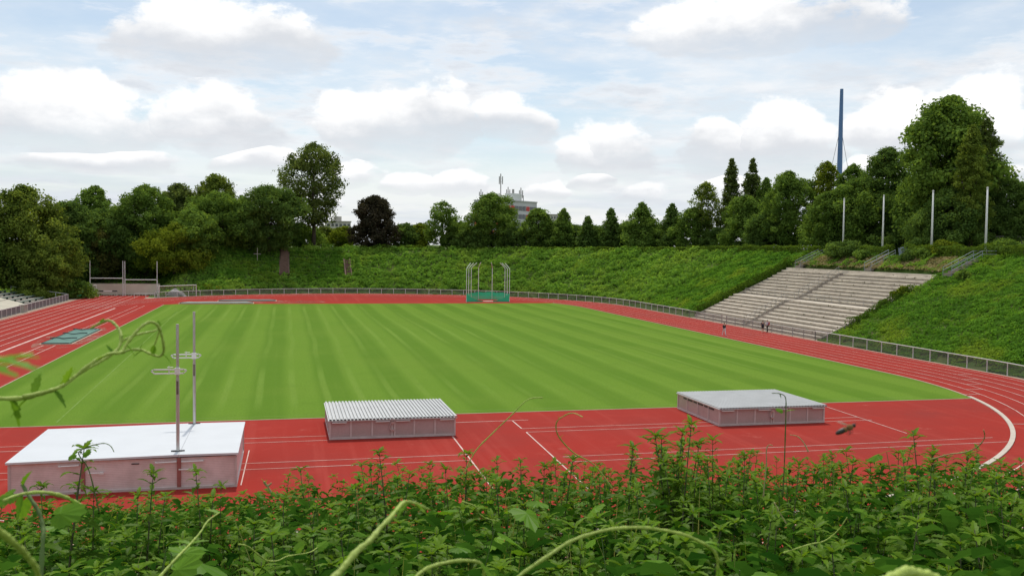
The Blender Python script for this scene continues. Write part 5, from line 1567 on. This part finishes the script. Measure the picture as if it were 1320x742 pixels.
# climbing shoots and tendrils: pixel track of each, at a few tenths of a metre to two metres
def shoot(name, label, pts, D0, D1, r0, r1, mat, leaves=(), cat='vine shoot'):
    n = len(pts); W = []
    for i, (px, y) in enumerate(pts):
        W.append(at(px, y, D0 + (D1 - D0) * i / (n - 1)))
    # smooth with Catmull-Rom
    Q = []
    for i in range(n - 1):
        p0, p1, p2, p3 = W[max(i - 1, 0)], W[i], W[i + 1], W[min(i + 2, n - 1)]
        for k in range(6):
            u = k / 6
            Q.append(.5 * ((2 * p1) + (p2 - p0) * u + (2 * p0 - 5 * p1 + 4 * p2 - p3) * u * u + (3 * p1 - p0 - 3 * p2 + p3) * u ** 3))
    Q.append(W[-1])
    t = thing(name, W[0], label, cat)
    rad = [(r0 + (r1 - r0) * i / (len(Q) - 1)) * (1 + .16 * math.sin(i * 1.9) + .10 * math.sin(i * .7)) for i in range(len(Q))]
    mb = MB(); mb.tube(Q, rad, 8); mb.build('stem', M[mat], t, smooth_=True)
    if leaves:
        lb = LB()
        for (f, L, dx, dz, tint) in leaves:
            p = Q[int(f * (len(Q) - 1))]; cr = Vector((math.cos(YAW), -math.sin(YAW), 0)); fw = Vector((math.sin(YAW), math.cos(YAW), 0))
            d = cr * dx + Vector((0, 0, dz)) + fw * random.uniform(-.3, .3)
            if L > .028: lb.lobed_leaf(p, d, (random.uniform(-.4, .4), -.8, .8), L, tint, 3)
            else: lb.nettle_leaf(p, d, L, L * .24, random.uniform(.1, .7), tint, S=4)
        lb.v = [v - W[0] for v in lb.v]
        o = bpy.data.objects.new('leaves', lb.mesh('leaves', LM['vine'])); C.objects.link(o); o.parent = t
    return t
shoot('vine_shoot', 'twisting green vine shoot crossing the left side, its loop over the grass', [(-60, 516), (-20, 513), (29, 513), (57, 506), (80, 497), (105, 479), (134, 463), (153, 448), (156, 432), (151, 421), (141, 413), (130, 416), (117, 423)], .78, .86, .0017, .0010, 'vinestem',
      [(.1, .016, -.2, -1, .8), (.14, .020, .1, -.8, .6), (.2, .018, -.6, -.5, .7), (.3, .016, .5, -.6, .5), (.22, .022, .1, 1, .9), (.32, .02, .6, .8, .9), (.55, .010, -.5, .6, .3), (.66, .010, .6, .2, .2), (.93, .008, .4, .5, .3)])
shoot('vine_shoot', 'second vine shoot twined with the left one and ending in a hanging ring', [(29, 511), (60, 504), (84, 495), (112, 472), (140, 456), (156, 454), (164, 442), (180, 423), (193, 415), (203, 419), (208, 431), (211, 446), (210, 455), (204, 459), (191, 454.5), (183, 451), (168, 450.5), (157, 455)], .79, .86, .0014, .0010, 'vinestem',
      [(.12, .018, .4, .9, .9), (.2, .014, .7, .5, .8), (.35, .010, .4, -.5, .3), (.55, .008, -.2, 1, .6), (.72, .010, .7, -.7, .3), (.80, .012, .1, 1.0, .4), (.88, .010, -.8, -.4, .4), (.9, .009, .2, .9, .7)])
shoot('tendril', 'thin tendril bridging the hanging ring of the left vine', [(157, 440), (168, 434), (185, 429), (200, 426), (206, 421), (201, 440), (196, 450)], .83, .85, .0009, .0007, 'vinestem', cat='tendril')
shoot('vine_shoot', 'blurred leafy shoot tip very near, at the left edge over the red track', [(-70, 474), (-40, 470), (-10, 464), (15, 460), (42, 456)], .30, .33, .0010, .0004, 'vinestem', [(.1, .022, .9, .05, .9), (.3, .020, 1, .12, .95), (.45, .016, 1, -.1, .85), (.6, .012, 1, .1, .95)])
shoot('vine_shoot', 'thick hairy pale green shoot leaning right at the bottom, left of the middle', [(415, 760), (440, 734), (459, 711), (478, 695), (490, 680), (505, 665), (516, 651), (524, 646), (539, 650), (552, 656)], .52, .62, .0022, .0008, 'vinestem', [(.78, .012, -.8, -.4, .9), (.82, .014, -.6, -.6, .8), (.86, .012, .6, -.5, .9), (.6, .008, .5, .3, .7)])
shoot('vine_shoot', 'long arching green shoot at the bottom right of the middle, with pinkish buds', [(648, 764), (669, 742), (708, 715), (736, 697), (775, 684), (803, 680), (828, 679.5), (851, 682), (880, 688), (899, 696), (914, 704), (924, 716), (925, 738), (924, 760)], .60, .70, .0012, .0010, 'vinestem', [(.47, .008, .5, .9, .95), (.5, .010, .8, .7, 1), (.74, .012, .9, .2, .9), (.76, .014, .9, -.3, .7), (.9, .02, .1, -1, .8)])
shoot('vine_shoot', 'short arching shoot at the bottom middle, between the hairy shoot and the long arch', [(525, 760), (537, 742), (555, 730), (583, 723), (603, 722), (618, 725), (624, 736), (622, 760)], .62, .68, .0013, .0011, 'vinestem', [(.7, .02, .6, -.7, .8), (.82, .03, .5, -.9, .7)])
shoot('vine_shoot', 'thick pale shoot cutting across the lower left corner', [(-25, 668), (0, 685), (11, 694), (23, 704), (34, 715), (46, 731), (50, 745)], .45, .52, .0017, .0013, 'vinestem', [(.5, .010, .4, .4, .8)])
shoot('vine_shoot', 'dark green upright shoot near the left edge before the landing mat', [(52, 760), (55, 700), (55.5, 680), (49.7, 659), (38, 640), (28.7, 624)], .95, 1.0, .0022, .0015, 'vinestem_dark', [(.98, .026, .4, .9, .8), (.96, .03, -.7, -.4, .75), (.92, .03, -.2, -1, .85), (.55, .05, .9, .2, .6)])
shoot('vine_shoot', 'pale shoot reaching right from the dark upright one at the left', [(4, 645), (25, 637), (48, 634), (67, 635.5), (86, 641), (104, 651)], .95, 1.0, .0013, .0020, 'vinestem', [(.05, .03, -.9, -.3, .85), (.25, .022, -.1, -1, .8), (.8, .012, .9, -.4, .9)])
shoot('vine_shoot', 'straight thin shoot with a pair of leaves at the bottom left, leaning right', [(205, 744), (220, 727), (233, 713), (245, 701), (258, 686), (268, 671), (283, 660)], 1.2, 1.3, .0019, .0010, 'vinestem', [(.5, .024, -.9, .2, .8), (.5, .024, .9, .2, .8), (.98, .022, -.8, .2, .9), (.05, .07, .6, .3, .7)])
shoot('tendril', 'long curling tendril arched over the red track in the middle', [(790, 630), (766, 599), (742, 585), (727, 571), (718, 557.5), (717.5, 544), (726.5, 536), (738.5, 532), (751, 537)], 1.7, 1.5, .0013, .0007, 'vinestem', [(.45, .010, .7, .8, .6), (.7, .008, -.5, .8, .7)], 'tendril')
shoot('tendril', 'thin pale tendril crossing the red from the grass edge, left of the curling one', [(700, 512), (680, 515), (658, 536), (634, 559), (613, 581), (598, 610)], 1.7, 1.7, .0009, .0011, 'vinestem', [(.55, .008, .6, .7, .8)], 'tendril')
shoot('tendril', 'curled tendril on the right, its hook before the white kerb', [(1200, 592), (1224, 585), (1244, 582.5), (1260, 575.5), (1269, 564), (1268, 554)], 2.0, 1.8, .0013, .0008, 'straw', [(.05, .02, -.9, .3, .9)], 'tendril')
shoot('hooked_stalk', 'thin dark stalk with a hooked tip standing before the right garage', [(1009, 640), (1011, 600), (1012.5, 553), (1013, 530), (1012.5, 512), (1005, 507), (995, 506.5)], 2.6, 2.5, .0018, .0010, 'vinestem_dark', [(.5, .03, -.8, .2, .7), (.52, .026, .9, .3, .7), (.86, .012, .3, -.8, .2)], 'stalk')
shoot('tendril', 'thin dark tendril arching over the white landing mat cover', [(128, 660), (115, 607), (103, 588), (102, 582), (112, 576), (132, 571), (142, 574), (147, 582)], 2.3, 2.2, .0014, .0009, 'vinestem_dark', [(.3, .03, .8, .4, .6), (.45, .03, -.6, -.4, .7), (.55, .016, .9, .6, .4)], 'tendril')
shoot('straw', 'bare pale straw leaning in the thicket right of the arching shoot', [(998, 647), (1005, 660), (1014, 675)], 2.3, 2.3, .0014, .0012, 'straw', (), 'straw')
shoot('tendril', 'thin pale shoot sweeping up to the right in the lower right thicket', [(1010, 712), (1022, 708), (1044, 701), (1064, 696), (1081, 682), (1092, 666)], 1.6, 1.6, .0014, .0008, 'vinestem', [(.2, .02, -.6, .5, .9), (.5, .014, .2, .9, .9)], 'tendril')
shoot('straw', 'upright pale straw below the right garage, bent at its tip', [(984, 640), (986, 618), (988, 597), (988, 580), (991, 573), (996, 574)], 2.4, 2.4, .0017, .0009, 'straw', (), 'straw')
shoot('vine_shoot', 'thick fuzzy yellow green shoot end at the bottom edge on the right', [(1140, 752), (1157, 741), (1171, 737), (1186, 740), (1207, 746), (1222, 756)], .45, .48, .0028, .0026, 'vinestem')
shoot('tendril', 'thin shoot curving along the bottom left of the thicket', [(308, 701), (320, 704), (335, 716), (345, 722), (358, 722), (372, 716), (400, 711), (415, 700)], 1.4, 1.6, .0012, .0009, 'vinestem', [(.75, .03, .5, .6, .8), (.9, .03, .7, .4, .75)], 'tendril')
shoot('straw', 'tuft of withered yellow stalks standing at the left of the red, under the middle garage', [(352, 640), (346, 628), (340, 620), (344, 626), (350, 622)], 3.6, 3.6, .004, .003, 'straw', [(.4, .02, .3, .9, 1), (.6, .026, -.4, .8, 1), (.2, .03, .7, -.6, 1)], 'withered stalk')
shoot('tendril', 'pale crooked tendril with small buds right of the broad lobed leaves', [(596, 646), (612, 652), (618, 662), (628, 668), (642, 671)], 2.0, 2.1, .0016, .0010, 'vinestem', [(.3, .014, .7, .7, .9), (.6, .012, .8, -.4, .9)], 'tendril')
shoot('tendril', 'pale hooked tendril below the right end of the right garage', [(1042, 582), (1036, 570), (1028, 562), (1018, 560)], 2.5, 2.5, .0016, .0010, 'straw', (), 'tendril')

# the bee
Bc = at(1091, 552.5, .78)
cr = Vector((math.cos(YAW), -math.sin(YAW), 0)); fw = Vector((math.sin(YAW), math.cos(YAW), 0))
ax = (cr * .90 + Vector((0, 0, .40)) + fw * .1).normalized(); upv = (Vector((0, 0, 1)) - ax * ax.z).normalized(); sd = ax.cross(upv)
t = thing('bee', Bc, 'brown bee in flight over the red track, right of the right garage', 'bee')
mbk = plain('bee_black', (.022, .014, .008), .5); mbr = plain('bee_fur', (.20, .105, .03), .9)
def ell(c, a, b, col, name, n=12):
    mb = MB(); vs = []; fs = []
    for i in range(n + 1):
        u = PI * i / n
        for k in range(n): th = 2 * PI * k / n; vs.append(Bc + ax * 1.1 * (c - a * math.cos(u)) + (upv * math.cos(th) + sd * math.sin(th)) * (b * math.sin(u) + 1e-5))
    for i in range(n):
        for k in range(n): fs.append((i * n + k, i * n + (k + 1) % n, i * n + n + (k + 1) % n, i * n + n + k))
    mb.add(vs, fs); return mb.build(name, col, t, smooth_=True)
ell(-.0035, .0052, .0021, mbk, 'abdomen'); ell(.0028, .0026, .0024, mbr, 'thorax'); ell(.0060, .0014, .0016, mbk, 'head')
ell(-.0012, .0018, .00215, mbr, 'fur_band')
mw, nt, out = nodes_of('bee_wing'); d = nt.nodes.new('ShaderNodeBsdfDiffuse'); d.inputs[0].default_value = (.6, .5, .4, 1); tr = nt.nodes.new('ShaderNodeBsdfTransparent'); mx = nt.nodes.new('ShaderNodeMixShader'); mx.inputs[0].default_value = .45
nt.links.new(tr.outputs[0], mx.inputs[1]); nt.links.new(d.outputs[0], mx.inputs[2]); nt.links.new(mx.outputs[0], out.inputs[0])
for s in (-1, 1):
    mb = MB(); base = Bc + ax * .0022 + upv * .0020
    wd = (upv * .75 - ax * .75 + sd * s * .55).normalized(); wn = wd.cross(sd * s).normalized()
    L = .0088; pts = [base + wd * L * f + ax * w for f, w in ((0, 0), (.35, .0012), (.75, .0016), (1, .0004), (.85, -.0012), (.4, -.0012))]
    mb.add(pts, [tuple(range(6))]); mb.build('wing', mw, t)
for s in (-1, 1):
    mb = MB()
    for k in range(3): b0 = Bc + ax * (.0012 + .0014 * k) - upv * .0018 + sd * s * .0012; mb.tube([b0, b0 - upv * .0016 + sd * s * .0012 - ax * .001, b0 - upv * .0032 - ax * .002], .00018, 4)
    mb.build('legs', mbk, t)
for s in (-1, 1):
    mb = MB(); b0 = Bc + ax * .0070 + sd * s * .0006; mb.tube([b0, b0 + ax * .0012 + upv * .0012 + sd * s * .0006, b0 + ax * .0026 + upv * .0004 + sd * s * .001], .00014, 4); mb.build('antenna', mbk, t)


# ================================================================== CAMERA, SUN, SKY
cam = bpy.data.cameras.new('camera'); co_ = bpy.data.objects.new('camera', cam); C.objects.link(co_)
Fd = Vector((math.sin(YAW) * math.cos(PITCH), math.cos(YAW) * math.cos(PITCH), -math.sin(PITCH)))
Rt = Vector((math.cos(YAW), -math.sin(YAW), 0)); Up = Rt.cross(Fd)
c_, s_ = math.cos(ROLL), math.sin(ROLL)
Xc = Rt * c_ + Up * s_; Yc = -Rt * s_ + Up * c_
mt = Matrix((Xc, Yc, -Fd)).transposed().to_4x4(); mt.translation = (0, 0, EYE)
co_.matrix_world = mt
cam.sensor_width = 36; cam.sensor_fit = 'HORIZONTAL'; cam.lens = FPX / 1320 * 36
cam.clip_start = .05; cam.clip_end = 20000
cam.dof.use_dof = True; cam.dof.focus_distance = 40; cam.dof.aperture_fstop = 22
sc = bpy.context.scene; sc.camera = co_
SUN_EL, SUN_AZ = math.radians(61), math.radians(4)
sd_ = Vector((math.sin(SUN_AZ) * math.cos(SUN_EL), math.cos(SUN_AZ) * math.cos(SUN_EL), math.sin(SUN_EL)))
sl = bpy.data.lights.new('sun', 'SUN'); sl.energy = 2.75; sl.angle = math.radians(1.5); sl.color = (1, .95, .86)
so = bpy.data.objects.new('sun', sl); C.objects.link(so); so.rotation_euler = (-sd_).to_track_quat('-Z', 'Y').to_euler(); so.location = (0, 60, 80)

w = bpy.data.worlds.new('World'); sc.world = w; w.use_nodes = True
nt = w.node_tree; nt.nodes.clear(); out = nt.nodes.new('ShaderNodeOutputWorld'); bg = nt.nodes.new('ShaderNodeBackground')
STR = .1; bg.inputs[1].default_value = STR
sky = nt.nodes.new('ShaderNodeTexSky'); sky.sky_type = 'NISHITA'; sky.sun_disc = False; sky.sun_elevation = SUN_EL; sky.sun_rotation = SUN_AZ; sky.air_density = 1.0; sky.dust_density = .6; sky.ozone_density = 1.6
tc = nt.nodes.new('ShaderNodeTexCoord'); dirv = tc.outputs['Generated']
sp = nt.nodes.new('ShaderNodeSeparateXYZ'); nt.links.new(dirv, sp.inputs[0])
x, y, z = sp.outputs
m_ = lambda op, a, b=None, c=None, clamp=False: math_(nt, op, a, b, c, clamp)
az = m_('ARCTAN2', x, y); el = m_('ARCSINE', z)
def stretch(sx_, sy_, sz_):
    mp = nt.nodes.new('ShaderNodeMapping'); mp.inputs['Scale'].default_value = (sx_, sy_, sz_); nt.links.new(dirv, mp.inputs[0]); return mp.outputs[0]
def colr(v): return tuple(c / STR for c in v)
puff = noise(nt, stretch(1, 1, 1.6), 9.5, 9, .60)           # cauliflower edges
puff2 = noise(nt, stretch(1, 1, 1.9), 42, 5, .6)
big = noise(nt, stretch(1, 1, 2.6), 5.0, 4, .55)
pf = m_('ADD', m_('MULTIPLY', m_('SUBTRACT', puff, .5), 2.6), m_('MULTIPLY', m_('SUBTRACT', puff2, .5), .6))
azw = m_('ADD', az, m_('MULTIPLY', m_('SUBTRACT', big, .5), .10)); elw = m_('ADD', el, m_('MULTIPLY', m_('SUBTRACT', big, .5), .035))
# cumulus heaps: centre px, base py, half width px, height px
CU = [(1262, 176, 78, 88), (1160, 178, 62, 66), (1010, 200, 74, 82), (905, 205, 48, 62), (795, 213, 74, 64), (742, 212, 40, 40),
      (655, 168, 66, 52), (520, 172, 108, 82), (272, 172, 84, 66), (95, 170, 125, 72), (300, 66, 160, 72), (700, 254, 36, 20), (530, 238, 44, 22), (598, 240, 40, 26),
      (840, 256, 52, 26), (760, 240, 34, 18), (460, 228, 60, 26), (330, 214, 60, 24), (130, 214, 120, 26), (1312, 232, 40, 26), (1110, 232, 46, 30), (940, 244, 40, 22), (990, 40, 180, 60), (640, 288, 60, 20), (880, 282, 60, 16), (420, 262, 40, 18)]
Fm = None; Tm = None
def smin_dir(px, py):
    dx_, dy_, dz_ = ray(px, py); l = math.sqrt(dx_ * dx_ + dy_ * dy_ + dz_ * dz_)
    return math.atan2(dx_, dy_), math.asin(dz_ / l)
# the rest of the sky, all round
rs = random.Random(3)
extra = []
for k in range(16):
    a_ = math.radians(rs.uniform(60, 320)); extra.append((a_, math.radians(rs.uniform(4, 35)), rs.uniform(.08, .22), rs.uniform(.06, .12)))
items = [(*smin_dir(cx_, by_), hw_ / FPX, h_ / FPX) for cx_, by_, hw_, h_ in CU]
for a_, e_, wd, hh in items:
    qx = m_('MULTIPLY', m_('SUBTRACT', azw, a_), 1 / wd)
    qy = m_('MULTIPLY', m_('SUBTRACT', elw, e_), 1 / hh)
    qn = m_('MAXIMUM', qy, m_('MULTIPLY', qy, -2.0))
    f = m_('SUBTRACT', 1.0, m_('ADD', m_('MULTIPLY', qx, qx), m_('MULTIPLY', qn, qn)))
    f = m_('MAXIMUM', f, -1.0)
    if Fm is None: Fm, Tm = f, qy
    else:
        g_ = m_('GREATER_THAN', f, Fm)
        mxn = nt.nodes.new('ShaderNodeMix'); nt.links.new(g_, mxn.inputs[0]); nt.links.new(Tm, mxn.inputs[2]); nt.links.new(qy, mxn.inputs[3]); Tm = mxn.outputs[0]
        Fm = m_('MAXIMUM', Fm, f)
cum = m_('MULTIPLY', smooth(nt, m_('ADD', Fm, pf), .03, .40), smooth(nt, m_('ADD', Tm, m_('MULTIPLY', pf, .4)), -.45, .35, .35, 1.0))
lit = smooth(nt, m_('ADD', m_('ADD', Tm, m_('MULTIPLY', pf, .50)), m_('MULTIPLY', m_('SUBTRACT', big, .5), 1.2)), -.12, .62)
cumc = mixc(nt, lit, colr((.70, .725, .77)), colr((1.10, 1.10, 1.10)))
# high veil and flat broken layer, mapped onto a level sheet overhead
zc = m_('ADD', m_('MAXIMUM', z, 0.0), .11)
cb = nt.nodes.new('ShaderNodeCombineXYZ'); nt.links.new(m_('DIVIDE', x, zc), cb.inputs[0]); nt.links.new(m_('DIVIDE', y, zc), cb.inputs[1])
veil = smooth(nt, noise(nt, cb.outputs[0], .75, 6, .6), .34, .62, .35, .90)
lay = noise(nt, cb.outputs[0], 1.5, 8, .62)
layd = smooth(nt, lay, .46, .68, 0, .8)
layc = mixc(nt, smooth(nt, noise(nt, cb.outputs[0], 2.4, 6, .6), .36, .62), colr((.70, .72, .77)), colr((.95, .96, .98)))
# photographs of such a sky show the blue pale: the Sky Texture thinned by the veil
base = mixc(nt, 1.0, sky.outputs[0], (1.2, 1.2, 1.15), 'MULTIPLY')
c = mixc(nt, m_('MULTIPLY', veil, .85), base, colr((.86, .915, .965)))
c = mixc(nt, layd, c, layc)
lay2 = noise(nt, stretch(1, 1, 4.2), 6.5, 8, .62)
c = mixc(nt, smooth(nt, lay2, .51, .66, 0, .75), c, mixc(nt, smooth(nt, lay2, .54, .70), colr((1.02, 1.02, 1.03)), colr((.74, .765, .815))))
c = mixc(nt, cum, c, cumc)
# pale band of far cloud near the horizon
hb_ = smooth(nt, el, .015, .14, .75, 0.)
c = mixc(nt, m_('MULTIPLY', hb_, m_('SUBTRACT', 1.0, m_('MULTIPLY', cum, .8))), c, mixc(nt, smooth(nt, noise(nt, stretch(1, 1, 9), 4.5, 5, .6), .38, .62), colr((.68, .74, .82)), colr((.92, .93, .94))))
nt.links.new(c, bg.inputs[0]); nt.links.new(bg.outputs[0], out.inputs[0])
w.cycles.sampling_method = 'MANUAL'; w.cycles.sample_map_resolution = 512

sc.view_settings.view_transform = 'Standard'; sc.view_settings.look = 'None'; sc.view_settings.exposure = 0; sc.view_settings.gamma = 1; sc.view_settings.use_curve_mapping = False
sc.render.engine = 'CYCLES'
sc.cycles.max_bounces = 5; sc.cycles.diffuse_bounces = 3; sc.cycles.glossy_bounces = 2; sc.cycles.transmission_bounces = 4; sc.cycles.transparent_max_bounces = 12
sc.cycles.use_denoising = True
try: sc.cycles.denoiser = 'OPENIMAGEDENOISE'
except Exception: pass
